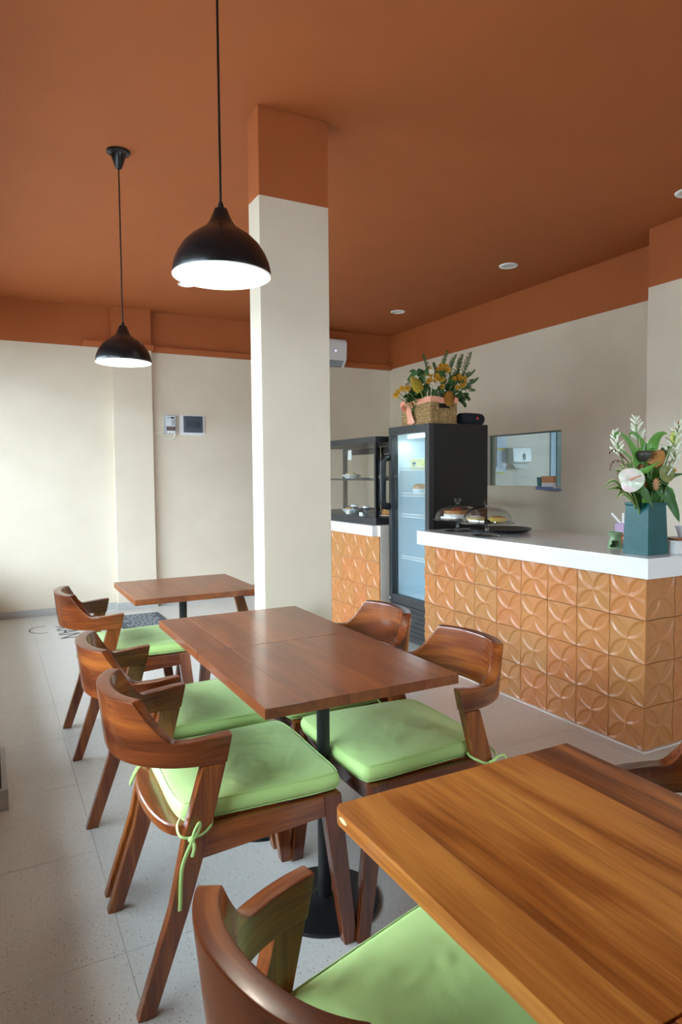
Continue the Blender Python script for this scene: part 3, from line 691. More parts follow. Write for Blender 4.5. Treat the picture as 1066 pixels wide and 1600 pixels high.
# ------------------------------------------------------------------ glass-door fridge
FX, FY0, FY1, FZ, FD = 2.752, 3.892, 4.428, 1.668, 0.53
M_fridgein = plain('white_fridge_liner', srgb(222, 234, 240), 0.5, var=0.01)
fg = thing('drinks_fridge', 'tall black upright fridge with a glass door, basket of flowers on top', 'fridge', (FX, FY0, 0))
l_ = FY1-FY0; d0 = 0.05
cab = MB(); wl = 0.035
cab.box(d0, FD, 0, wl, 0.06, FZ).box(d0, FD, l_-wl, l_, 0.06, FZ).box(FD-wl, FD, wl, l_-wl, 0.06, FZ).box(d0, FD, wl, l_-wl, FZ-0.05, FZ).box(d0, FD, wl, l_-wl, 0.06, 0.36)
obj('cabinet', cab.mesh('cabinet', bevel=0.004), M_blackgloss, fg)
lin = MB(); q = 0.006
lin.box(d0+0.01, FD-wl-q, wl, wl+q, 0.36, FZ-0.05).box(d0+0.01, FD-wl-q, l_-wl-q, l_-wl, 0.36, FZ-0.05).box(FD-wl-q, FD-wl, wl, l_-wl, 0.36, FZ-0.05).box(d0+0.01, FD-wl, wl, l_-wl, FZ-0.056, FZ-0.05).box(d0+0.01, FD-wl, wl, l_-wl, 0.36, 0.366)
obj('liner', lin, M_fridgein, fg)
door = obj('door', MB().box(0, d0-0.004, 0.0, 0.05, 0.32, FZ).box(0, d0-0.004, l_-0.045, l_, 0.32, FZ).box(0, d0-0.004, 0.05, l_-0.045, 0.32, 0.385).box(0, d0-0.004, 0.05, l_-0.045, FZ-0.06, FZ).mesh('door', bevel=0.003), M_darkframe, fg)
obj('door_glass', MB().box(0.016, 0.022, 0.045, l_-0.04, 0.38, FZ-0.055), glass('fridge_glass', (0.93, 0.97, 0.98, 1)), door)
hd = MB(); yh = l_-0.012
hd.tube(curve3([(0.0, yh, 1.062), (-0.035, yh, 1.066), (-0.058, yh, 1.10), (-0.060, yh, 1.24), (-0.058, yh, 1.40), (-0.035, yh, 1.434), (0.0, yh, 1.438)], 6), 0.027, 12, 0.6)
obj('handle', hd, M_black, door)
obj('lock', MB().lathe([(0.012, 0), (0.012, 0.012), (0.008, 0.016)], 16).mesh('lock'), M_steel, door).matrix_local = Matrix.Translation((0, l_-0.03, 0.35)) @ Matrix.Rotation(-PI/2, 4, 'Y')
grl = obj('grille', MB().box(0.012, d0, 0.0, l_, 0.05, 0.312).mesh('grille', bevel=0.004), M_darkframe, fg)
for k in range(6): obj('slat', MB().box(0.002, 0.014, 0.03, l_-0.03, 0.075+0.036*k, 0.100+0.036*k).mesh('slat', bevel=0.003), M_darkframe, grl)
for (x, y) in ((0.08, 0.05), (0.08, l_-0.05), (0.47, 0.05), (0.47, l_-0.05)): obj('foot', MB().lathe([(0.022, 0), (0.022, 0.062)], 14, (x, y, 0)), M_black, fg)
M_wire = plain('white_wire', srgb(236, 240, 242), 0.35)
def shelf(z):
    mb = MB(); x0, x1, y0, y1 = 0.085, FD-wl-0.02, wl+0.012, l_-wl-0.012
    for k in range(24): y = y0+(y1-y0)*k/23; mb.tube([(x0, y, z), (x1, y, z)], 0.002, 5)
    for x in (x0, (x0+x1)/2, x1): mb.tube([(x, y0, z-0.004), (x, y1, z-0.004)], 0.003, 6)
    mb.tube([(x0, y0, z+0.02), (x0, y1, z+0.02)], 0.003, 6)
    for k in range(24): y = y0+(y1-y0)*k/23; mb.tube([(x0, y, z), (x0, y, z+0.02)], 0.002, 5)
    obj('wire_shelf', mb, M_wire, fg)
for z in (1.34, 1.145, 0.985, 0.66): shelf(z)
for z in (1.46, 1.41, 1.365, 1.22, 1.08, 0.96, 0.86, 0.70, 0.60, 0.55): obj('shelf_stud', MB().box(0.36, 0.385, l_-wl-0.012, l_-wl-0.002, z, z+0.018), M_wire, fg)
obj('light_tube', MB().tube([(0.12, 0.10, FZ-0.075), (0.12, l_-0.10, FZ-0.075)], 0.012, 12), emit('cool_fridge_tube', (0.86, 0.95, 1.0, 1), 3.0), fg)
fl = bpy.data.lights.new('fridge_light', 'AREA'); fl.shape = 'RECTANGLE'; fl.size = 0.36; fl.size_y = 0.05; fl.energy = 1.1; fl.color = (0.80, 0.93, 1.0)
flo = bpy.data.objects.new('fridge_light', fl); C.objects.link(flo); flo.location = (FX+0.12, (FY0+FY1)/2, FZ-0.092); flo.rotation_euler = (0, 0, PI/2)
FL = Vector((FX, FY0, 0))
cb = thing('carton', 'pale yellow carton with small print on the upper fridge shelf', 'carton', (FX+0.15, FY0+0.31, 1.343))
obj('carton_body', MB().box(-0.05, 0.05, -0.075, 0.075, 0, 0.08).mesh('c', bevel=0.003), plain('pale_yellow_card', srgb(240, 236, 180), 0.6), cb)
obj('print', MB().box(-0.0508, -0.05, 0.0, 0.045, 0.04, 0.055).box(-0.0508, -0.05, 0.01, 0.04, 0.026, 0.034), plain('blue_print', srgb(110, 125, 150), 0.6), cb)
cb2 = thing('carton', 'plain pale green carton beside the printed one on the upper fridge shelf', 'carton', (FX+0.15, FY0+0.135, 1.343))
obj('carton_body', MB().box(-0.05, 0.05, -0.07, 0.07, 0, 0.085).mesh('c', bevel=0.003), plain('pale_green_card', srgb(220, 226, 180), 0.6), cb2)
for k, y in enumerate((0.355, 0.20)):
    tb = thing('food_tub', ('clear tub of orange food on the second fridge shelf', 'clear tub of green food on the second fridge shelf')[k], 'tub', (FX+0.17, FY0+y, 1.148), 0, 'tubs in the fridge')
    obj('tub_body', MB().lathe([(0.05, 0), (0.06, 0.035), (0.062, 0.05)], 24).mesh('tub'), M_porc, tb)
    obj('food', MB().lathe([(0.058, 0.05), (0.055, 0.075), (0.03, 0.088)], 20).mesh('food'), plain(('orange_food', 'green_food')[k], (srgb(214, 170, 128), srgb(200, 214, 176))[k], 0.6, var=0.2, scale=60), tb)

# ------------------------------------------------------------------ things on the worktop
M_clear = glass('cake_dome_glass', (0.95, 0.968, 0.968, 1), 2.2)
def cake_stand(x, y, label, dlabel):
    o = thing('cake_stand', label, 'cake stand', (x, y, ZS), 0, 'glass cake stands')
    obj('foot', MB().lathe([(0.088, 0), (0.09, 0.004), (0.05, 0.012), (0.016, 0.02), (0.012, 0.03)], 40).mesh('foot', ang=60), M_clear, o)
    obj('stem', MB().lathe([(0.013, 0.028), (0.010, 0.04), (0.013, 0.052), (0.017, 0.066), (0.019, 0.076)], 12).mesh('stem', ang=25), M_clear, o)
    obj('plate', MB().lathe([(0.03, 0.076), (0.165, 0.079), (0.170, 0.087), (0.166, 0.088), (0.160, 0.083), (0.03, 0.082)], 48).mesh('plate', ang=60), M_clear, o)
    d = thing('cake_dome', dlabel, 'dome', (x, y, ZS+0.089), 0, 'glass cake domes')
    obj('dome', MB().lathe([(0.152, 0), (0.152, 0.012), (0.143, 0.04), (0.120, 0.068), (0.085, 0.088), (0.045, 0.096), (0.015, 0.098), (0.012, 0.096), (0.042, 0.093), (0.082, 0.085), (0.116, 0.066), (0.139, 0.039), (0.148, 0.012), (0.148, 0)], 48).mesh('dome', ang=60), M_clear, d)
    obj('knob', MB().lathe([(0.012, 0.097), (0.012, 0.106), (0.022, 0.116), (0.024, 0.126), (0.018, 0.138), (0.004, 0.142)], 16).mesh('knob', ang=25), M_clear, d)
cake_stand(2.81, 3.64, 'glass footed cake stand carrying the tall brown cake, beside the fridge', 'glass dome over the tall brown cake')
cake_stand(2.755, 3.27, 'glass footed cake stand carrying two small tarts', 'glass dome over the two small tarts')
ZP = ZS+0.0885
ck = thing('cake', 'tall brown cake with a red fruit topping under a glass dome', 'cake', (2.81, 3.64, ZP))
obj('cake_body', MB().prism([(0.09*math.cos(2*PI*k/28), 0.09*math.sin(2*PI*k/28)) for k in range(27)]+[(0.0, 0.0)][:0], 'z', 0, 0.048).mesh('cb', bevel=0.005), M_bread, ck)
obj('icing', MB().lathe([(0.092, 0.046), (0.092, 0.052), (0.06, 0.055)], 28).mesh('ic'), plain('caramel_icing', srgb(196, 140, 86), 0.4, var=0.15), ck)
obj('paper_band', MB().lathe([(0.0925, 0.004), (0.0925, 0.032)], 28, cap0=False, cap1=False), M_white, ck)
obj('fruit', MB().ball((0.01, 0.0, 0.062), (0.018, 0.018, 0.012), 12, 8).ball((-0.02, 0.015, 0.059), (0.013, 0.013, 0.010), 10, 6), plain('red_fruit', srgb(158, 62, 40), 0.3), ck)
for k, (dx, dy) in enumerate(((-0.045, 0.055), (0.045, -0.05))):
    tr = thing('tart', ('white sugared tart sharing a glass stand with a yellow tart', 'yellow custard tart sharing a glass stand with a white tart')[k], 'tart', (2.755+dx, 3.27+dy, ZP))
    obj('crust', MB().lathe([(0.045, 0), (0.055, 0.012), (0.058, 0.026), (0.05, 0.03), (0.01, 0.031)], 24).mesh('crust', ang=60), (M_cream2, plain('golden_pastry', srgb(224, 184, 92), 0.55, var=0.15, scale=50))[k], tr)
    obj('topping', MB().ball((0, 0, 0.030), (0.04, 0.04, 0.008), 16, 8), (M_white, plain('cinnamon', srgb(176, 120, 64), 0.7))[k], tr)
ty = thing('serving_tray', 'round black serving tray lying on the worktop behind the cake stands', 'tray', (3.02, 3.45, ZS))
obj('tray_body', MB().lathe([(0.16, 0), (0.20, 0.018), (0.205, 0.026), (0.198, 0.026), (0.158, 0.006)], 48).mesh('tray', ang=60), M_black, ty)
# teal vase
VX, VY = 2.788, 2.155
vs = thing('vase', 'tall square teal ceramic vase full of tropical flowers', 'vase', (VX, VY, ZS))
M_teal = plain('teal_glaze', srgb(0, 82, 86), 0.35, var=0.12, scale=14, bump=0.001)
def sq_ring(h): return [(h*a, h*b) for a, b in ((-1,-1),(1,-1),(1,1),(-1,1))]
vm = MB(); lv = [(0.072, 0), (0.0635, 0.232), (0.068, 0.234), (0.068, 0.246), (0.055, 0.246), (0.052, 0.03)]
for (h, z) in lv: vm.v += [(x, y, z) for x, y in sq_ring(h)]
for i in range(len(lv)-1):
    for k in range(4): vm.f.append((i*4+k, i*4+(k+1) % 4, (i+1)*4+(k+1) % 4, (i+1)*4+k))
vm.f += [(3, 2, 1, 0), tuple(len(lv)*4-4+k for k in range(4))]
obj('vase_body', vm.mesh('vase', bevel=0.007, seg=3), M_teal, vs)
bn = on_z(961, 856, ZS)
ob = thing('oil_burner', 'small pale green ceramic oil burner with arched opening beside the vase', 'oil burner', (bn.x, bn.y, ZS))
M_celadon = plain('celadon_glaze', srgb(128, 158, 118), 0.3, var=0.1)
pts = []
bmn = MB(); nA = 32
prof = [(0.036, 0), (0.037, 0.006), (0.035, 0.02), (0.031, 0.04), (0.025, 0.054), (0.030, 0.066), (0.036, 0.082), (0.030, 0.083), (0.018, 0.068), (0.004, 0.064)]
vs0 = len(bmn.v)
for (r, z) in prof:
    for k in range(nA): bmn.v.append((r*math.cos(2*PI*k/nA), r*math.sin(2*PI*k/nA), z))
for i in range(len(prof)-1):
    for k in range(nA):
        am = 2*PI*(k+0.5)/nA; zz = (prof[i][1]+prof[i+1][1])/2
        off = abs(((am - math.radians(228)+PI) % (2*PI))-PI)
        if 1 <= i <= 2 and off < (0.75 if i == 1 else 0.6): continue
        bmn.f.append((i*nA+k, i*nA+(k+1) % nA, (i+1)*nA+(k+1) % nA, (i+1)*nA+k))
obj('burner_body', bmn.mesh('burner', ang=60), M_celadon, ob)
q = on_z(974, 855, ZS)
rg = thing('copper_mug', 'small copper coloured ring handled mug behind the vase', 'mug', (q.x+0.03, q.y, ZS))
M_copper = plain('copper', srgb(190, 128, 96), 0.3, metal=0.6)
obj('mug_body', MB().lathe([(0.028, 0), (0.032, 0.01), (0.032, 0.07), (0.029, 0.07), (0.029, 0.008)], 24).mesh('mug'), M_copper, rg)
obj('mug_handle', MB().tube([(-0.035-0.022*math.sin(PI*k/10), 0, 0.035-0.026*math.cos(PI*k/10)) for k in range(11)], 0.005, 8), M_copper, rg)
q = on_z(972, 851, ZS)
sc_ = thing('straw_cup', 'lilac square cup holding white straws behind the vase', 'cup', (q.x+0.08, q.y+0.06, ZS))
obj('cup_body', MB().box(-0.03, 0.03, -0.03, 0.03, 0, 0.11).mesh('cup', bevel=0.004), plain('lilac_card', srgb(168, 140, 170), 0.5), sc_)
for k, (dx, dy) in enumerate(((-0.025, 0.02), (0.0, 0.0), (0.01, -0.02))):
    st = tag(obj('straw', MB().tube([(0, 0, 0), (dx*1.6, dy*1.6, 0.06)], 0.006, 8), M_white, None, (sc_.location.x+dx*0.3, sc_.location.y+dy*0.3, ZS+0.105)), 'white paper straw in the lilac cup behind the vase', 'straw', 'straws in the lilac cup')
q = on_z(1058, 866, ZS)
bxo = thing('white_box', 'low white box on the worktop beside the teal vase', 'box', (q.x+0.12, q.y+0.045, ZS))
obj('box_body', MB().box(-0.12, 0.10, -0.045, 0.045, 0, 0.052).mesh('bx', bevel=0.003), M_whitepl, bxo)
obj('box_lid', MB().box(-0.121, 0.101, -0.046, 0.046, 0.052, 0.062).mesh('bx', bevel=0.003), M_whitepl, bxo)
bd = thing('serving_board', 'small round wooden board on top of the low white box', 'board', (q.x+0.11, q.y+0.05, ZS+0.0622))
obj('board_body', MB().lathe([(0.07, 0), (0.072, 0.004), (0.07, 0.008)], 32).mesh('bd', wc=WX), M_wtable, bd)
bw = thing('bowl', 'white porcelain bowl on the wooden board beside the vase', 'bowl', (q.x+0.13, q.y+0.05, ZS+0.0705))
obj('bowl_body', MB().lathe([(0.028, 0), (0.032, 0.004), (0.040, 0.035), (0.048, 0.055), (0.046, 0.056), (0.036, 0.032), (0.02, 0.008)], 28).mesh('bowl', ang=60), M_porc, bw)
q = on_z(1042, 852, ZS)
bb = thing('wooden_box', 'small brown box with dark edges behind the teal vase', 'box', (q.x+0.03, q.y+0.12, ZS))
obj('box_body', MB().box(-0.05, 0.05, -0.04, 0.04, 0, 0.12).mesh('bb', bevel=0.002), plain('taupe_card', srgb(150, 128, 112), 0.6), bb)
obj('box_lid', MB().box(-0.053, 0.053, -0.043, 0.043, 0.12, 0.138).mesh('bb', bevel=0.002), plain('dark_brown_card', srgb(84, 56, 44), 0.5), bb)
obj('clasp', MB().box(-0.012, 0.012, -0.016, 0.016, 0.138, 0.146), M_black, bb)

# ------------------------------------------------------------------ flowers in the vase
def leafmat(name, a, b, stripe=None):
    m, t, p = nt(name)
    at = N(t, 'ShaderNodeAttribute'); at.attribute_name = 'wc'
    nz = N(t, 'ShaderNodeTexNoise'); nz.inputs['Scale'].default_value = 1; nz.inputs['Detail'].default_value = 3
    mp = N(t, 'ShaderNodeVectorMath', operation='MULTIPLY'); mp.inputs[1].default_value = (3, 14, 1); t.links.new(at.outputs['Vector'], mp.inputs[0]); t.links.new(mp.outputs[0], nz.inputs['Vector'])
    col = ramp(t, nz.outputs['Fac'], [(0.3, a), (0.7, b)])
    if stripe:
        sp = N(t, 'ShaderNodeSeparateXYZ'); t.links.new(at.outputs['Vector'], sp.inputs[0])
        ab = N(t, 'ShaderNodeMath', operation='ABSOLUTE'); t.links.new(sp.outputs['Y'], ab.inputs[0])
        gt = N(t, 'ShaderNodeMath', operation='GREATER_THAN'); gt.inputs[1].default_value = 0.55; t.links.new(ab.outputs[0], gt.inputs[0])
        mx = N(t, 'ShaderNodeMix', data_type='RGBA'); t.links.new(gt.outputs[0], mx.inputs['Factor']); t.links.new(col, mx.inputs['A']); mx.inputs['B'].default_value = stripe; col = mx.outputs['Result']
    t.links.new(col, p.inputs['Base Color']); p.inputs['Roughness'].default_value = 0.38
    return m
M_leaf = leafmat('green_leaf', srgb(84, 146, 60), srgb(126, 184, 88))
M_leafd = leafmat('dark_green_leaf', srgb(46, 88, 42), srgb(82, 130, 66))
M_leafv = leafmat('variegated_leaf', srgb(76, 130, 68), srgb(104, 156, 84), srgb(232, 236, 170))
M_stem = plain('green_stem', srgb(104, 140, 72), 0.5, var=0.15)
def leaf_mesh(pts, width, nrm=(0, -1, 0.3), fold=0.25, n=7, blunt=0.5):
    """Blade along a curve: width profile swells then narrows to the tip, folded a little along the midrib."""
    c = curve3(pts, n); m = len(c); me_v = []; wc = []; fs = []; nr = Vector(nrm)
    for i, p in enumerate(c):
        t = (c[min(i+1, m-1)]-c[max(0, i-1)]).normalized(); sd = t.cross(nr)
        if sd.length < 1e-4: sd = t.orthogonal()
        sd.normalize(); up = sd.cross(t)
        s_ = i/(m-1); wv = width*(math.sin(PI*min(1, 0.08+0.92*s_)**blunt) if s_ < 1 else 0.02)
        wv = max(wv, width*0.04)
        for k in (-1, -0.5, 0, 0.5, 1):
            me_v.append(p+sd*(wv*k)+up*(abs(k)*wv*fold)); wc.append((s_, k, 0))
    for i in range(m-1):
        for k in range(4): fs.append((i*5+k, (i+1)*5+k, (i+1)*5+k+1, i*5+k+1))
    me = bpy.data.meshes.new('leaf'); me.from_pydata([tuple(v) for v in me_v], [], fs)
    a = me.attributes.new('wc', 'FLOAT_VECTOR', 'POINT')
    for i, q in enumerate(wc): a.data[i].vector = q
    me.shade_smooth(); return me
VO = Vector((VX, VY, ZS+0.22))
def vp(px, py, dy=0.0): return on_y(px, py, VY+dy)
def strap(label, pxs, width, mat=None, dy=0.0, base=True, group='leaves in the teal vase', nrm=(-0.35, -0.8, 0.5), name='strap_leaf', blunt=0.5):
    P = ([VO+Vector((random.uniform(-0.02, 0.02), random.uniform(-0.02, 0.02), -0.05))] if base else [])+[vp(x, y, dy+d) for x, y, d in pxs]
    return tag(obj(name, leaf_mesh(P, width, nrm, blunt=blunt), mat or M_leaf), label, 'leaf', group)
strap('broad green strap leaf arching over the white spikes in the vase', [(1000, 735, 0), (990, 705, 0), (977, 685, -0.01), (965, 677, -0.03), (958, 684, -0.04)], 0.028)
strap('short green strap leaf curling behind the dark seed pod', [(1006, 712, 0.02), (1002, 692, 0.02), (994, 680, 0), (986, 677, -0.02), (983, 684, -0.04)], 0.024)
strap('upright green strap leaf bending towards the yellow orchid', [(1016, 716, 0.01), (1019, 698, 0), (1027, 683, 0), (1037, 677, -0.01), (1046, 679, -0.02)], 0.031)
strap('green blade leaf slanting above the pale anthurium', [(996, 738, -0.03), (986, 718, -0.04), (972, 704, -0.05), (960, 696, -0.06)], 0.014)
strap('pointed green leaf lying across the orange cone flower', [(1002, 745, -0.05), (1010, 735, -0.07), (1022, 727, -0.08), (1036, 720, -0.08)], 0.017)
strap('broad dark leaf drooping low over the vase beside the white bowl', [(1030, 768, -0.02), (1040, 772, -0.04), (1050, 788, -0.05), (1058, 806, -0.06), (1062, 816, -0.06)], 0.030, M_leafd, nrm=(-0.6, -0.6, 0.4), blunt=0.7)
strap('green leaf hanging over the rim of the vase', [(1000, 768, -0.07), (1006, 770, -0.085), (1013, 780, -0.09), (1022, 794, -0.092)], 0.026, M_leafd, blunt=0.8)
strap('light green leaf tucked under the pale anthurium', [(1002, 778, -0.05), (996, 768, -0.07), (988, 764, -0.08), (980, 766, -0.09)], 0.020, blunt=0.7)
strap('dark glossy leaf pointing out beside the orange bud', [(1036, 752, -0.01), (1046, 746, -0.02), (1058, 742, -0.02), (1076, 740, -0.02)], 0.022, M_leafd)
strap('dark leaf standing behind the orange cone flower', [(1034, 712, 0.03), (1040, 704, 0.04), (1048, 694, 0.04)], 0.018, M_leafd)
strap('wide dark leaf filling the mouth of the vase', [(1020, 770, -0.04), (1024, 760, -0.06), (1030, 768, -0.09), (1036, 780, -0.095)], 0.034, M_leafd, blunt=0.8)
strap('dark leaf under the brown lily', [(1018, 755, 0.0), (1014, 745, -0.04), (1008, 738, -0.05), (1004, 742, -0.06)], 0.026, M_leafd, blunt=0.8)
strap('green leaf behind the lily at the side of the vase', [(1040, 768, 0.02), (1046, 770, 0.0), (1052, 778, -0.02), (1055, 786, -0.03)], 0.024, M_leaf, blunt=0.7)
for k, pts in enumerate(([(970, 760), (958, 752), (948, 758), (944, 766)], [(972, 766), (962, 763), (953, 764), (950, 767)], [(976, 772), (970, 770), (966, 776), (965, 782)], [(982, 778), (976, 773), (972, 774)],
                         [(975, 735), (970, 728), (967, 722)], [(982, 732), (981, 722), (982, 716)], [(988, 733), (987, 722), (989, 712)], [(972, 742), (964, 736), (960, 733)], [(974, 750), (966, 742), (962, 738)])):
    P = [VO+Vector((-0.02, -0.01, -0.03))]+[vp(x, y, -0.03-0.01*i) for i, (x, y) in enumerate(pts)]
    tag(obj('variegated_leaf', leaf_mesh(P, 0.012, (-0.2, -0.8, 0.5)), M_leafv), 'narrow green leaf with cream edges fanning out beside the pale anthurium', 'leaf', 'variegated leaves beside the anthurium')
def stem_to(parent, tip, r=0.004, base=None):
    b = base or (VO+Vector((random.uniform(-0.025, 0.025), random.uniform(-0.025, 0.025), -0.1)))
    m = (b+tip)/2+Vector((0, 0, 0.03))
    obj('stem', MB().tube(curve3([b, m, tip], 6), r, 6), M_stem, parent)
def flower(name, label, cat, group=None): return thing(name, label, cat, tuple(VO+Vector((0, 0, -0.1))), 0, group)
def part(name, me, mat, parent):
    o = obj(name, me, mat, parent); o.location = -Vector(parent.location); return o
def stem_part(parent, tip, r=0.004, base=None, mat=None):
    b = base or (VO+Vector((random.uniform(-0.025, 0.025), random.uniform(-0.025, 0.025), -0.1)))
    m = (b+tip)/2+Vector((0, 0, 0.02)); part('stem', MB().tube(curve3([b, m, tip], 6), r, 6).mesh('stem'), mat or M_stem, parent)
# anthurium: heart-shaped spathe facing the room
def spathe(c, R, face, up, cup=0.25, point=1.25):
    f = Vector(face).normalized(); u = (Vector(up)-f*Vector(up).dot(f)).normalized(); s_ = u.cross(f); mb = MB()
    def P(a, b):
        th = 2*PI*b; r = R*a*(1-0.28*max(0, math.cos(th))**6 + (point-1)*max(0, -math.cos(th))**3)
        x = r*math.sin(th); y = r*math.cos(th)
        return c+s_*x+u*y+f*(-cup*R*a*a + 0.1*R*a*abs(math.sin(2*th)))
    mb.grid(P, 8, 28); return mb
an = flower('anthurium', 'white and green anthurium with heart-shaped spathe facing out of the vase', 'flower')
m, t, p = nt('pale_anthurium'); tc = N(t, 'ShaderNodeTexCoord'); nz = N(t, 'ShaderNodeTexNoise'); nz.inputs['Scale'].default_value = 12; nz.inputs['Distortion'].default_value = 1; t.links.new(tc.outputs['Object'], nz.inputs['Vector'])
t.links.new(ramp(t, nz.outputs['Fac'], [(0.35, srgb(206, 226, 190)), (0.5, srgb(240, 230, 222)), (0.7, srgb(244, 220, 214))]), p.inputs['Base Color']); p.inputs['Roughness'].default_value = 0.3
ac = vp(985, 750, -0.10)
part('spathe', spathe(ac, 0.055, (-0.55, -0.8, 0.15), (-0.75, 0.5, -0.25)).mesh('spathe'), m, an)
part('spadix', MB().tube([ac+Vector((-0.01, -0.01, 0.0)), ac+Vector((-0.01, -0.035, 0.012)), ac+Vector((0.005, -0.055, 0.02))], [0.006, 0.005, 0.003], 8).mesh('spadix'), plain('dusky_pink', srgb(196, 140, 116), 0.5), an)
stem_part(an, ac+Vector((0.004, 0.01, 0)))
# brown-green lily-like anthurium
a2 = flower('lily', 'brownish green cupped lily leaning out of the vase beside the orange bud', 'flower')
c2_ = vp(1041, 738, -0.07)
part('spathe', spathe(c2_, 0.036, (-0.5, -0.8, 0.3), (0.2, 0, 1), cup=-0.35, point=1.5).mesh('spathe'), plain('olive_bronze_petal', srgb(140, 146, 92), 0.4, var=0.3, scale=25), a2)
part('spadix', MB().tube([c2_+Vector((0, -0.01, -0.012)), c2_+Vector((0.004, -0.03, 0.02))], 0.004, 8).mesh('sp'), M_white, a2); stem_part(a2, c2_)
# tuberose spikes
M_tub = plain('cream_green_bud', srgb(240, 245, 224), 0.5, var=0.04, scale=50)
def spike(label, tip, foot, r, n, dy):
    o = flower('tuberose_spike', label, 'flower', 'white tuberose spikes in the vase')
    a, b = vp(*foot, dy), vp(*tip, dy-0.02)
    stem_part(o, b, 0.003)
    mb = MB(); ax = (b-a)
    for k in range(n):
        s_ = k/(n-1); p = a+ax*s_; an_ = k*2.4; d = (Vector((math.cos(an_), math.sin(an_)*0.8, 0.9)).normalized())
        ln = r*(1.3-0.6*s_); mb.tube([p, p+d*ln*0.6, p+d*ln], [0.003, 0.0075*(1.1-0.4*s_), 0.003], 6)
    part('buds', mb.mesh('buds', ang=80), M_tub, o)
spike('white tuberose spike rising tallest behind the strap leaves', (993, 655), (998, 690), 0.045, 18, 0.03)
spike('small white tuberose spike beside the arching strap leaf', (960, 676), (966, 712), 0.040, 14, 0.0)
spike('thick white tuberose spike beside the yellow orchid', (1063, 662), (1050, 712), 0.055, 22, -0.03)
spike('drooping white tuberose spike beside the orange bud', (1060, 700), (1050, 730), 0.05, 12, -0.03)
# cones, pod
def cone(label, c, R, H, tilt, mat, name='beehive_ginger'):
    o = flower(name, label, 'flower'); ax = Vector(tilt).normalized(); sx = ax.orthogonal().normalized(); sy = ax.cross(sx); mb = MB()
    rows = 9; core = []
    for i in range(rows):
        s_ = i/(rows-1); rr = R*math.sin(PI*(0.28+0.66*s_))**0.8; nb = max(5, int(13*rr/R))
        for k in range(nb):
            a = 2*PI*(k+0.5*(i % 2))/nb; d = sx*math.cos(a)+sy*math.sin(a); p = c+ax*(H*(s_-0.5))+d*rr*0.90
            l = 2*PI*rr/nb*0.62; e1 = ax.cross(d)
            mb.add([p+e1*l-ax*l*0.3, p-e1*l-ax*l*0.3, p-e1*l*0.75+ax*l*0.5+d*rr*0.14, p+e1*l*0.75+ax*l*0.5+d*rr*0.14, p+ax*l*0.95+d*rr*0.22, p-ax*l*0.8-d*rr*0.12], [(0, 5, 1, 2, 4, 3)])
    mb.tube([c+ax*H*(k/10-0.55) for k in range(12)], [R*0.74*max(0.05, math.sin(PI*(0.22+0.76*min(1, k/11))))**0.8 for k in range(12)], 14)
    part('bracts', mb.mesh('bracts', ang=30), mat, o); stem_part(o, c-ax*H*0.5, 0.006); return o
M_ging = plain('orange_ginger', srgb(196, 138, 74), 0.5, var=0.18, scale=30)
M_gingb = plain('brown_ginger', srgb(168, 122, 78), 0.6, var=0.25, scale=40)
cone('orange beehive cone flower beside the dark seed pod', vp(1027, 716, -0.03), 0.034, 0.075, (0.5, -0.25, 0.85), M_ging)
cone('small brown cone flower behind the pale anthurium', vp(1001, 733, -0.04), 0.020, 0.045, (-0.2, -0.5, 0.8), M_gingb)
cone('brown cone flower low between the anthurium and the vase rim', vp(1002, 757, -0.06), 0.024, 0.05, (-0.1, -0.5, 0.8), M_gingb)
pd = flower('seed_pod', 'dark flat-topped seed pod among the strap leaves of the vase', 'seed pod'); pc = vp(1006, 710, -0.02)
part('pod', MB().lathe([(0.012, -0.035), (0.028, -0.015), (0.035, 0.0), (0.034, 0.01), (0.026, 0.017), (0.008, 0.014)], 24, tuple(pc)).mesh('pod', ang=60), plain('dark_pod', srgb(70, 66, 62), 0.45, var=0.4, scale=40), pd); stem_part(pd, pc+Vector((0, 0, -0.03)))
yo = flower('orchid', 'yellow-green orchid bloom at the side of the vase', 'flower'); yc = vp(1052, 684, -0.03); mb = MB()
for k in range(6):
    a = k*PI/3; mb.ball(yc+Vector((0.022*math.cos(a), -0.01, 0.022*math.sin(a))), (0.014, 0.006, 0.014), 8, 6)
part('petals', mb.mesh('pet', ang=80), plain('lime_petal', srgb(206, 214, 110), 0.5, var=0.15), yo); part('lip', MB().ball(yc+Vector((0, -0.016, -0.004)), 0.012, 8, 6).mesh('lip'), plain('green_lip', srgb(150, 190, 90), 0.5), yo); stem_part(yo, yc)
ob_ = flower('orange_bud', 'small round orange bud beside the brownish lily', 'bud'); oc = vp(1053, 735, -0.06)
part('bud', MB().ball(oc, (0.014, 0.013, 0.012), 12, 8).mesh('bud'), plain('orange_bud', srgb(226, 156, 40), 0.4), ob_); stem_part(ob_, oc)
st_ = flower('star_flower', 'peach coloured ragged star flower above the vase rim', 'flower'); sc0 = vp(1023, 757, -0.08); mb = MB()
for k in range(11):
    a = k*0.57; d = Vector((math.cos(a)*0.9, -0.35, math.sin(a))); mb.tube([sc0, sc0+d*0.018, sc0+d*0.032], [0.004, 0.005, 0.001], 6)
part('petals', mb.mesh('pet', ang=80), plain('peach_petal', srgb(212, 164, 120), 0.5, var=0.2), st_); stem_part(st_, sc0)
rd = flower('red_sprig', 'thin dark red budded sprig arching out beside the variegated leaves', 'sprig'); mb = MB()
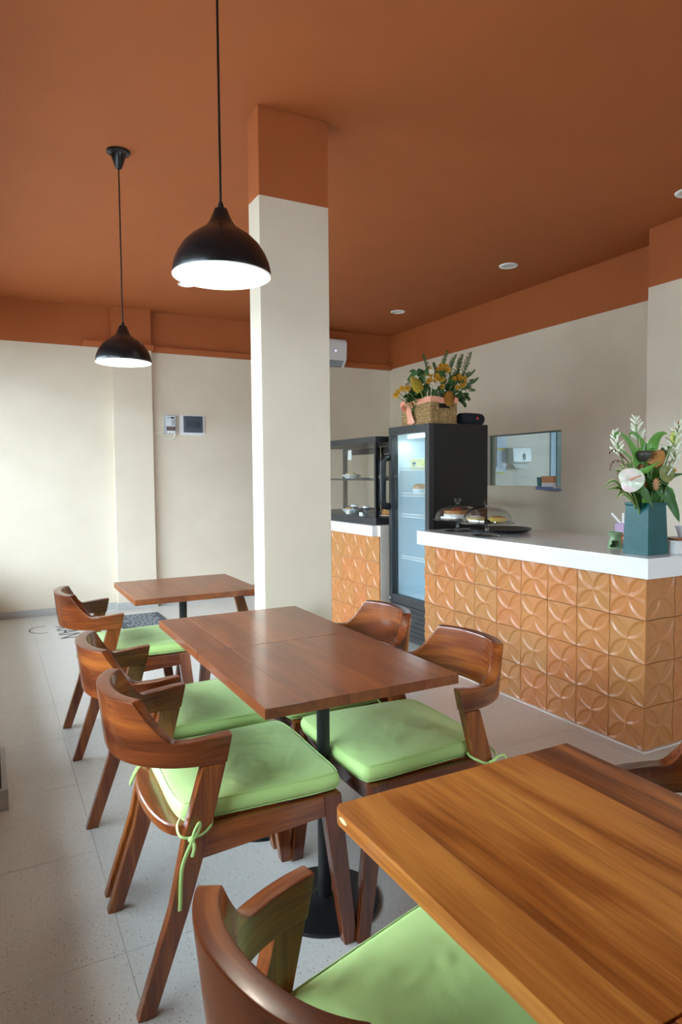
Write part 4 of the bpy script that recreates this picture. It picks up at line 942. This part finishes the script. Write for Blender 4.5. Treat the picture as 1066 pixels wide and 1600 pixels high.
for pts in ([(985, 725), (972, 712), (960, 702), (953, 706)], [(980, 728), (968, 720), (957, 722), (954, 732)], [(982, 722), (975, 714), (970, 708)]):
    c_ = curve3([vp(x, y, -0.04-0.01*i) for i, (x, y) in enumerate(pts)], 5); mb.tube(c_, 0.0018, 5)
    for q in c_[6::3]: mb.ball(q+Vector((0, 0, -0.004)), (0.003, 0.003, 0.007), 6, 4)
part('sprig', mb.mesh('sprig', ang=80), plain('dark_red_bud', srgb(110, 60, 44), 0.5), rd); stem_part(rd, vp(984, 725, -0.04), 0.003)
rl = flower('red_tipped_shoot', 'tall shoot with red tipped leaves beside the yellow orchid', 'shoot'); mb = MB()
for pts in ([(1052, 690), (1057, 670), (1063, 656)], [(1054, 680), (1060, 672), (1067, 668)]):
    c_ = curve3([vp(x, y, -0.01) for x, y in pts], 5); mb.tube(c_, [0.002]*5+[0.006]*(len(c_)-6)+[0.001], 6, 0.4)
part('shoot', mb.mesh('shoot', ang=80), plain('red_green_shoot', srgb(166, 92, 66), 0.5, var=0.3, scale=30), rl); stem_part(rl, vp(1052, 690, -0.01), 0.003)
# loose filler sprigs
for k in range(9):
    px, py = random.uniform(1000, 1040), random.uniform(735, 778); P = [VO+Vector((0, 0, -0.05)), vp(px, py, -0.03), vp(px+random.uniform(-8, 8), py-random.uniform(2, 12), -0.06)]
    tag(obj('filler_leaf', leaf_mesh(P, 0.016, (-0.4, -0.7, 0.6), blunt=0.7), M_leafd if k % 2 else M_leaf), 'small green filler leaf packed between the blooms in the teal vase', 'leaf', 'filler leaves in the teal vase')

# ------------------------------------------------------------------ basket of flowers and speaker on the fridge
BX0, BX1, BY0, BY1, BZ, BH = 2.785, 3.02, 3.915, 4.30, FZ, 0.185
bk = thing('wicker_basket', 'woven seagrass basket with a salmon ribbon on top of the fridge', 'basket', ((BX0+BX1)/2, (BY0+BY1)/2, BZ))
hx, hy = (BX1-BX0)/2, (BY1-BY0)/2; M_weave = weave('seagrass')
bm_ = MB(); rows = 13
ring = lambda h: [(-hx+h, -hy+h), (hx-h, -hy+h), (hx-h, hy-h), (-hx+h, hy-h)]
for r in range(rows):
    z = BH*(r+0.5)/rows; loop = []
    for e in range(4):
        (xa, ya), (xb, yb) = ring(0.008)[e], ring(0.008)[(e+1) % 4]; nsg = 22 if e % 2 else 14
        for k in range(nsg):
            f = k/nsg; wob = 0.0035*math.sin(PI*k+PI*r) if 0 < k < nsg else 0
            x, y = xa+(xb-xa)*f, ya+(yb-ya)*f; nx, ny = (yb-ya), -(xb-xa); n = math.hypot(nx, ny)
            if e == 0 and 0.33 < f < 0.69 and 8 <= r <= 9: x, y = x, y+0.012   # hand hole: strands pushed in
            loop.append((x+nx/n*wob, y+ny/n*wob, z+random.uniform(-0.001, 0.001)))
    loop.append(loop[0]); bm_.tube(loop, BH/rows*0.56, 6)
obj('weave', bm_.mesh('weave', ang=80), M_weave, bk)
obj('bottom', MB().box(-hx+0.01, hx-0.01, -hy+0.01, hy-0.01, 0.0, 0.012), M_weave, bk)
obj('hand_hole_shade', MB().box(-0.045, 0.045, -hy-0.0045, -hy+0.02, 0.112, 0.142).mesh('hh', bevel=0.004), plain('hole_shade', srgb(22, 16, 12), 0.9), bk)  # near-black block painted as the shade inside the opening
M_rib = plain('salmon_satin_ribbon', srgb(240, 168, 140), 0.4, var=0.1, scale=12, bump=0.004, bscale=16)
rb = MB()
for (za, zb_) in ((BH-0.035, BH+0.004),):
    lo = ring(-0.004); 
    def RB(a, b):
        e = min(3, int(a*4)); f = a*4-e; (xa, ya), (xb, yb) = lo[e], lo[(e+1) % 4]
        return (xa+(xb-xa)*f, ya+(yb-ya)*f, za+(zb_-za)*b+0.004*math.sin(a*40))
    rb.grid(RB, 80, 3)
obj('ribbon', rb.mesh('ribbon', ang=80), M_rib, bk)
bow = MB()
yb_ = hy*0.35
for (pts, wd) in (([(-hx-0.008, yb_, BH-0.02), (-hx-0.028, yb_+0.03, BH-0.025), (-hx-0.03, yb_+0.06, BH-0.05), (-hx-0.012, yb_+0.04, BH-0.07), (-hx-0.01, yb_, BH-0.03)], 0.016),
                  ([(-hx-0.008, yb_, BH-0.02), (-hx-0.028, yb_-0.03, BH-0.03), (-hx-0.026, yb_-0.05, BH-0.06), (-hx-0.012, yb_-0.02, BH-0.05)], 0.016),
                  ([(-hx-0.01, yb_, BH-0.02), (-hx-0.02, yb_-0.015, 0.11), (-hx-0.024, yb_-0.035, 0.06), (-hx-0.014, yb_-0.055, 0.008)], 0.026),
                  ([(-hx-0.01, yb_, BH-0.02), (-hx-0.018, yb_+0.005, 0.11), (-hx-0.018, yb_-0.005, 0.06), (-hx-0.012, yb_-0.01, 0.012)], 0.022)):
    c_ = curve3(pts, 6); bow.tube(c_, wd, 8, 0.18, up=(0, 1, 0))
bow.ball((-hx-0.016, yb_, BH-0.02), (0.012, 0.018, 0.016), 10, 6)
obj('bow', bow.mesh('bow', ang=80), M_rib, bk)
# flowers
BO = Vector(((BX0+BX1)/2, (BY0+BY1)/2, BZ+0.12))
def bp_(px, py, dy=0.0): return on_y(px, py, 4.08+dy)
def bflow(name, label, cat, group): return thing(name, label, cat, tuple(BO), 0, group)
def bstem(o, tip, r=0.003):
    b = Vector((max(BX0+0.03, min(BX1-0.03, tip.x*0.3+BO.x*0.7)), max(BY0+0.04, min(BY1-0.04, tip.y*0.5+BO.y*0.5)), BZ+0.05)); part('stem', MB().tube(curve3([b, (b+tip)/2+Vector((0, 0, 0.02)), tip], 5), r, 6).mesh('stem'), M_stem, o)
M_yel = plain('yellow_petal', srgb(222, 176, 56), 0.6, var=0.15, scale=60); M_whp = plain('white_petal', srgb(244, 242, 230), 0.6, var=0.05)
M_eye = plain('ochre_eye', srgb(196, 146, 40), 0.8); M_eyew = plain('cream_eye', srgb(226, 214, 160), 0.8)
def daisy(px, py, dy, R, white):
    o = bflow('chrysanthemum', ('yellow', 'white')[white]+' chrysanthemum bloom in the fridge-top basket', 'flower', ('yellow', 'white')[white]+' chrysanthemums in the basket')
    c = bp_(px, py, dy); f = Vector((-0.55+random.uniform(-.3, .3), -0.75, 0.45+random.uniform(-.3, .3))).normalized(); u = f.orthogonal().normalized(); v = f.cross(u); mb = MB()
    for ly in range(3):
        n = 13-2*ly
        for k in range(n):
            a = 2*PI*(k+0.5*ly)/n; d = u*math.cos(a)+v*math.sin(a); e = f.cross(d); r = R*(1-0.24*ly)
            mb.add([c+f*0.003*ly, c+d*r*0.55+e*r*0.2+f*(0.004+0.006*ly), c+d*r+e*r*0.10+f*(0.001+0.01*ly), c+d*r-e*r*0.10+f*(0.001+0.01*ly), c+d*r*0.55-e*r*0.2+f*(0.004+0.006*ly)], [(0, 1, 2, 3, 4)])
    part('petals', mb.mesh('petals', recalc=False), (M_yel, M_whp)[white], o); part('eye', MB().ball(c+f*0.014, R*0.2, 8, 6).mesh('eye'), (M_eye, M_eyew)[white], o); bstem(o, c)
for (px, py, dy, wh) in ((622, 612, 0.05, 0), (619, 618, 0.05, 0), (629, 607, 0.03, 0), (637, 607, 0.0, 0), (633, 602, 0.02, 1), (636, 598, 0.03, 1), (665, 582, 0.05, 0), (671, 577, 0.04, 0), (664, 588, 0.0, 0), (672, 586, -0.02, 0), (673, 581, -0.03, 1), (668, 592, -0.02, 1), (671, 595, -0.04, 0),
                     (685, 578, 0.05, 0), (692, 576, 0.05, 0), (697, 572, 0.04, 0), (700, 578, 0.02, 0), (690, 572, 0.06, 0), (683, 588, -0.04, 0), (681, 595, -0.06, 0), (686, 594, -0.06, 0), (691, 592, -0.02, 0), (698, 587, 0.0, 1), (694, 589, 0.0, 1), (676, 602, -0.08, 1), (680, 605, -0.08, 1), (683, 600, -0.08, 1),
                     (710, 592, 0.0, 0), (718, 588, 0.0, 0), (721, 593, -0.03, 0), (725, 598, -0.03, 0), (723, 602, -0.04, 0), (726, 592, -0.02, 0), (714, 606, -0.06, 0), (691, 604, -0.05, 0)):
    daisy(px, py, dy, random.uniform(0.020, 0.027), wh)
BO_save = VO
def bcone(label, px, py, dy, R, H, tilt, mat):
    global VO
    VO = BO; o = cone(label, bp_(px, py, dy), R, H, tilt, mat); VO = BO_save; return o
bcone('yellow beehive cone flower leaning out of the fridge-top basket', 650, 600, -0.10, 0.038, 0.11, (-0.45, 0.25, 0.8), plain('mustard_ginger', srgb(178, 150, 44), 0.5, var=0.2, scale=40))
bcone('round orange cone flower at the front of the fridge-top basket', 701, 622, -0.17, 0.042, 0.085, (-0.15, -0.35, 0.9), plain('amber_ginger', srgb(186, 130, 54), 0.5, var=0.2, scale=40))
M_fern = leafmat('fern_green', srgb(60, 90, 44), srgb(92, 126, 64))
def frond(px0, py0, px1, py1, dy, ln, k):
    o = bflow('rosemary_frond', 'feathery dark green frond standing up in the fridge-top basket', 'foliage', 'fronds in the basket')
    a, b = bp_(px0, py0, dy), bp_(px1, py1, dy+random.uniform(-0.04, 0.04)); c_ = curve3([a, (a+b)/2+Vector((random.uniform(-.01, .01), 0, 0.012)), b], 7); mb = MB()
    for i, p in enumerate(c_):
        s_ = i/(len(c_)-1); t = (c_[min(i+1, len(c_)-1)]-c_[max(0, i-1)]).normalized(); L = ln*(1.35-0.85*s_)
        for q in range(5):
            an = i*1.9+q*1.3; d = (t*0.75+Vector((math.cos(an), math.sin(an)*0.7, math.sin(an*1.3)*0.5))*0.8).normalized(); e = d.cross(Vector((0.3, -1, 0.2))).normalized()*0.0050
            mb.add([p, p+d*L*0.5+e, p+d*L, p+d*L*0.5-e], [(0, 1, 2, 3)])
    part('needles', mb.mesh('needles', recalc=False), M_fern, o); part('stem', MB().tube(c_, 0.002, 5).mesh('stem'), M_stem, o); bstem(o, a, 0.002)
for f in ((672, 598, 662, 555, 0.05, 0.030), (684, 590, 699, 550, 0.07, 0.034), (700, 590, 712, 556, 0.05, 0.036), (712, 592, 722, 556, 0.04, 0.040), (716, 600, 735, 553, 0.03, 0.045), (720, 602, 740, 580, 0.02, 0.045), (722, 610, 745, 592, 0.0, 0.042), (724, 606, 740, 610, 0.0, 0.040), (722, 620, 727, 634, -0.03, 0.036), (722, 615, 733, 624, -0.03, 0.034),
          (664, 600, 655, 578, 0.05, 0.032), (645, 622, 633, 620, 0.05, 0.036), (648, 625, 636, 628, 0.0, 0.032), (655, 624, 642, 612, 0.02, 0.036), (662, 622, 655, 612, -0.05, 0.036), (706, 606, 716, 580, 0.06, 0.04), (688, 600, 678, 568, 0.08, 0.03), (706, 612, 716, 612, -0.06, 0.03)): frond(*f, 0)
for k in range(80):
    px, py = random.uniform(644, 724), random.uniform(580, 624)
    if k < 4: px, py = ((644, 590), (648, 584), (656, 592), (640, 594))[k]
    c = bp_(px, py, random.uniform(-0.06, 0.08)); d = Vector((random.uniform(-1, 1), random.uniform(-1, 0.2), random.uniform(-0.2, 1))).normalized()*random.uniform(0.035, 0.055)
    tag(obj('basket_leaf', leaf_mesh([c-d*0.6-Vector((0, 0, 0.02)), c, c+d*0.6], 0.017, (-0.4, -0.8, 0.3), blunt=0.75), M_leafd), 'small dark green leaf among the blooms in the fridge-top basket', 'leaf', 'leaves in the basket')
sp = thing('bluetooth_speaker', 'dark navy cylindrical speaker with red dot lying on top of the fridge', 'speaker', (3.245, 4.05, FZ))
spb = MB(); prof = [(0.02, -0.115), (0.035, -0.11), (0.043, -0.10), (0.047, -0.06), (0.048, 0), (0.047, 0.06), (0.043, 0.10), (0.035, 0.11), (0.02, 0.115)]
spb.lathe(prof, 32); o = obj('speaker_body', spb.mesh('spk', ang=60), plain('navy_mesh_fabric', srgb(22, 36, 46), 0.8, var=0.2, scale=200, bump=0.0006, bscale=400), sp)
o.matrix_local = Matrix.Translation((0, 0, 0.052)) @ Matrix.Rotation(PI/2, 4, 'Y')
o = obj('badge', MB().lathe([(0.010, 0), (0.010, 0.003)], 20).mesh('bdg'), plain('red_badge', srgb(214, 60, 56), 0.4), sp); o.matrix_local = Matrix.Translation((0.03, -0.047, 0.057)) @ Matrix.Rotation(PI/2, 4, 'X')
obj('foot', MB().box(-0.07, 0.07, -0.015, 0.015, 0, 0.010), M_black, sp)

# ------------------------------------------------------------------ pendant lamps, downlights
M_shade = plain('black_enamel_shade', srgb(20, 20, 22), 0.24, var=0.08)
M_shadein = plain('white_shade_lining', srgb(245, 244, 240), 0.5, var=0.01)
M_bulb = emit('warm_bulb', (1.0, 0.93, 0.82, 1), 14)
def pendant(x, y, zr, label):
    o = thing('pendant_lamp', label, 'lamp', (x, y, zr), 0, 'black dome pendant lamps')
    out = [(0.138, 0.0), (0.139, 0.012), (0.134, 0.036), (0.124, 0.060), (0.108, 0.085), (0.086, 0.107), (0.062, 0.123), (0.044, 0.136), (0.034, 0.149), (0.027, 0.163), (0.021, 0.178), (0.018, 0.186), (0.006, 0.188)]
    obj('shade', MB().lathe(out, 48, cap0=False).mesh('shade', ang=50), M_shade, o)
    inn = [(max(0.004, r-0.003), z-0.002 if z > 0.01 else z) for r, z in out[:9]]+[(0.004, 0.148)]
    obj('lining', MB().lathe(inn, 48, cap0=False).mesh('lining', ang=50), M_shadein, o)
    obj('rim', MB().tube([(0.1375*math.cos(2*PI*k/48), 0.1375*math.sin(2*PI*k/48), 0) for k in range(49)], 0.002, 6), M_shadein, o)
    obj('bulb', MB().lathe([(0.004, 0.022), (0.020, 0.026), (0.030, 0.042), (0.031, 0.058), (0.024, 0.078), (0.014, 0.098), (0.013, 0.14)], 20).mesh('bulb', ang=60), M_bulb, o)
    obj('cord', MB().tube([(0, 0, 0.186), (0, 0, ZC-zr-0.07)], 0.0035, 8), M_black, o)
    obj('cord_grip', MB().lathe([(0.009, 0.186), (0.008, 0.198), (0.005, 0.206)], 12), M_black, o)
    obj('canopy', MB().lathe([(0.012, ZC-zr-0.085), (0.016, ZC-zr-0.082), (0.038, ZC-zr-0.018), (0.056, ZC-zr-0.010), (0.058, ZC-zr)], 28).mesh('canopy', ang=40), M_shade, o)
    l = bpy.data.lights.new('bulb_light', 'POINT'); l.energy = 2.6; l.shadow_soft_size = 0.03; l.color = (1.0, 0.90, 0.76)
    lo = bpy.data.objects.new('bulb_light', l); C.objects.link(lo); lo.location = (x, y, zr+0.012)
pendant(0.608, 1.87, 1.877, 'black dome pendant lamp hanging above the joined tables')
pendant(0.635, 3.587, 1.893, 'black dome pendant lamp hanging before the flat pilaster')
def downlight(x, y, label, lit):
    o = thing('downlight', label, 'downlight', (x, y, ZC), 0, 'round ceiling downlights')
    obj('ring', MB().lathe([(0.052, 0.0), (0.052, -0.004), (0.058, -0.008), (0.072, -0.006), (0.075, 0.0)], 36, cap0=False, cap1=False).mesh('ring', ang=60), M_white, o)
    obj('diffuser', MB().lathe([(0.053, -0.002), (0.02, -0.004)], 32), emit('lit_diffuser', (1, 0.92, 0.78, 1), 12) if lit else plain('white_diffuser', srgb(222, 220, 216), 0.4), o)
downlight(3.692, 4.137, 'unlit white downlight in the ceiling above the fridge and counter', False)
downlight(3.714, 5.785, 'unlit white downlight in the ceiling near the air conditioner', False)
downlight(3.690, 2.600, 'unlit white downlight in the ceiling above the vase end of the counter', False)
downlight(1.557, 5.76, 'lit warm downlight in the ceiling before the far wall', True)

# ------------------------------------------------------------------ far wall fittings
acu = thing('air_conditioner', 'white split air conditioner high on the far wall', 'air conditioner', (3.2, W, 2.515))
obj('housing', MB().prism([(0, 0.06), (-0.13, 0.0), (-0.20, 0.08), (-0.21, 0.26), (-0.19, 0.30), (0, 0.30)], 'x', -0.40, 0.40).mesh('ac', bevel=0.012, seg=3), M_whitepl, acu)
obj('louvre', MB().prism([(-0.135, 0.004), (-0.192, 0.066), (-0.196, 0.062), (-0.139, 0.0)], 'x', -0.36, 0.36), plain('grey_louvre', srgb(140, 142, 146), 0.5), acu)
obj('indicator', MB().box(0.25, 0.262, -0.2145, -0.21, 0.16, 0.175), emit('blue_indicator', (0.5, 0.6, 1, 1), 2), acu)
mt = thing('electricity_meter', 'grey prepaid electricity meter with keypad on the far wall', 'meter', (1.65, W, 1.74))
M_meter = plain('pale_grey_plastic', srgb(178, 186, 192), 0.35); M_dk = plain('dark_display', srgb(40, 46, 50), 0.3)
obj('housing', MB().box(-0.057, 0.057, -0.05, 0, 0, 0.185).mesh('mh', bevel=0.006), M_meter, mt)
obj('face', MB().box(-0.046, 0.046, -0.058, -0.05, 0.075, 0.176).mesh('mf', bevel=0.003), plain('white_meter_face', srgb(206, 212, 216), 0.4), mt)
obj('display', MB().box(-0.004, 0.036, -0.060, -0.058, 0.150, 0.166), M_dk, mt)
obj('display', MB().box(-0.034, -0.018, -0.060, -0.058, 0.154, 0.162), M_dk, mt)
for r in range(4):
    for c in range(3): obj('key', MB().box(0.008+0.012*c, 0.016+0.012*c, -0.0605, -0.058, 0.088+0.014*r, 0.097+0.014*r), plain('grey_key', srgb(120, 124, 126), 0.5) if (r, c) == (0, 0) else bpy.data.materials['grey_key'], mt)
obj('terminal_window', MB().box(-0.044, 0.048, -0.053, -0.05, 0.03, 0.07), plain('smoked_plastic', srgb(92, 72, 70), 0.3), mt)
for k in range(3): obj('terminal', MB().box(-0.036+0.028*k, -0.016+0.028*k, -0.056, -0.052, 0.006, 0.026), M_white, mt)
M_cable = plain('cream_cable', srgb(226, 220, 204), 0.5)
obj('cable', MB().tube(curve3([(-0.18, -0.012, 0.04), (-0.15, -0.02, 0.012), (-0.11, -0.025, 0.004), (-0.055, -0.02, 0.022)], 6), 0.009, 8), M_cable, mt)
obj('cable', MB().tube(curve3([(0.046, -0.02, 0.005), (0.044, -0.02, -0.03), (0.015, -0.02, -0.05), (-0.03, -0.015, -0.05), (-0.07, -0.008, -0.044)], 6), 0.009, 8), M_cable, mt)
bx = thing('breaker_box', 'dark smoked breaker box with white surround on the far wall', 'breaker box', (1.882, W, 1.728))
obj('surround', MB().box(-0.132, 0.132, -0.014, 0, 0, 0.208).mesh('s', bevel=0.005), M_whitepl, bx)
M_smoke = plain('smoked_grey_door', srgb(62, 72, 82), 0.3)
cv = obj('cover', MB().box(-0.094, 0.104, -0.036, -0.014, 0.028, 0.196).mesh('c', bevel=0.006), M_smoke, bx)
obj('inner_frame', MB().box(-0.07, 0.08, -0.039, -0.036, 0.075, 0.145).mesh('c', bevel=0.002), plain('smoked_grey_inset', srgb(50, 60, 70), 0.3), cv)
obj('latch', MB().box(0.032, 0.062, -0.044, -0.039, 0.088, 0.13).mesh('l', bevel=0.003), M_dk, cv)
obj('latch', MB().box(-0.066, -0.05, -0.042, -0.039, 0.09, 0.132), M_dk, cv)

# ------------------------------------------------------------------ door mat and painted lettering on the floor
mk = [on_z(187, 963, 0), on_z(250, 960, 0), on_z(262, 975, 0), on_z(195, 986, 0)]
mat_o = thing('floor_mat', 'dark grey floor mat with white lettering lines before the far wall', 'mat', (1.19, 6.15, 0), 0)
obj('mat_body', MB().box(-0.21, 0.21, -0.31, 0.31, 0.0005, 0.008).mesh('mat', bevel=0.003), plain('charcoal_mat', srgb(74, 82, 88), 0.9, var=0.15, scale=120), mat_o)
ln = MB()
for k in range(9):
    y = -0.25+0.062*k; xa, xb = (-0.16, 0.16) if k % 3 else (-0.10, 0.12)
    x = xa
    while x < xb: e = min(xb, x+random.uniform(0.02, 0.06)); ln.box(x, e, y, y+0.012, 0.008, 0.0088); x = e+0.012
obj('mat_lettering', ln, plain('white_mat_print', srgb(196, 202, 204), 0.8), mat_o)
M_ink = plain('black_floor_paint', srgb(48, 50, 52), 0.6)
def lettering(txt, px, py, size, rz, label):
    cu = bpy.data.curves.new('lettering', 'FONT'); cu.body = txt; cu.size = size; cu.extrude = 0.0006; cu.offset = -0.002
    o = bpy.data.objects.new('floor_lettering', cu); C.objects.link(o); dg = bpy.context.evaluated_depsgraph_get()
    me = bpy.data.meshes.new_from_object(o.evaluated_get(dg)); bpy.data.objects.remove(o)
    q = on_z(px, py, 0.0012); r = obj('floor_lettering', me, M_ink, None, (q.x, q.y, 0.0012), rz); tag(r, label, 'lettering', 'black floor lettering'); return r
lettering('KAN', 86, 979, 0.25, -PI/2, 'black painted word KAN on the floor tiles behind the window-side chair')
lettering('"', 72, 979, 0.30, -PI/2, 'black painted quotation mark on the floor tiles')
arc = MB().tube([(0.10*math.cos(a), 0.14*math.sin(a), 0) for a in [math.radians(70+22*k) for k in range(11)]], 0.006, 6, 1.0)
q = on_z(66, 984, 0.0008); r = obj('floor_lettering', arc, M_ink, None, (q.x, q.y, 0.0)); r.scale.z = 0.15; r.location.z = 0.0009
tag(r, 'black painted curved stroke on the floor tiles by the window wall', 'lettering', 'black floor lettering')
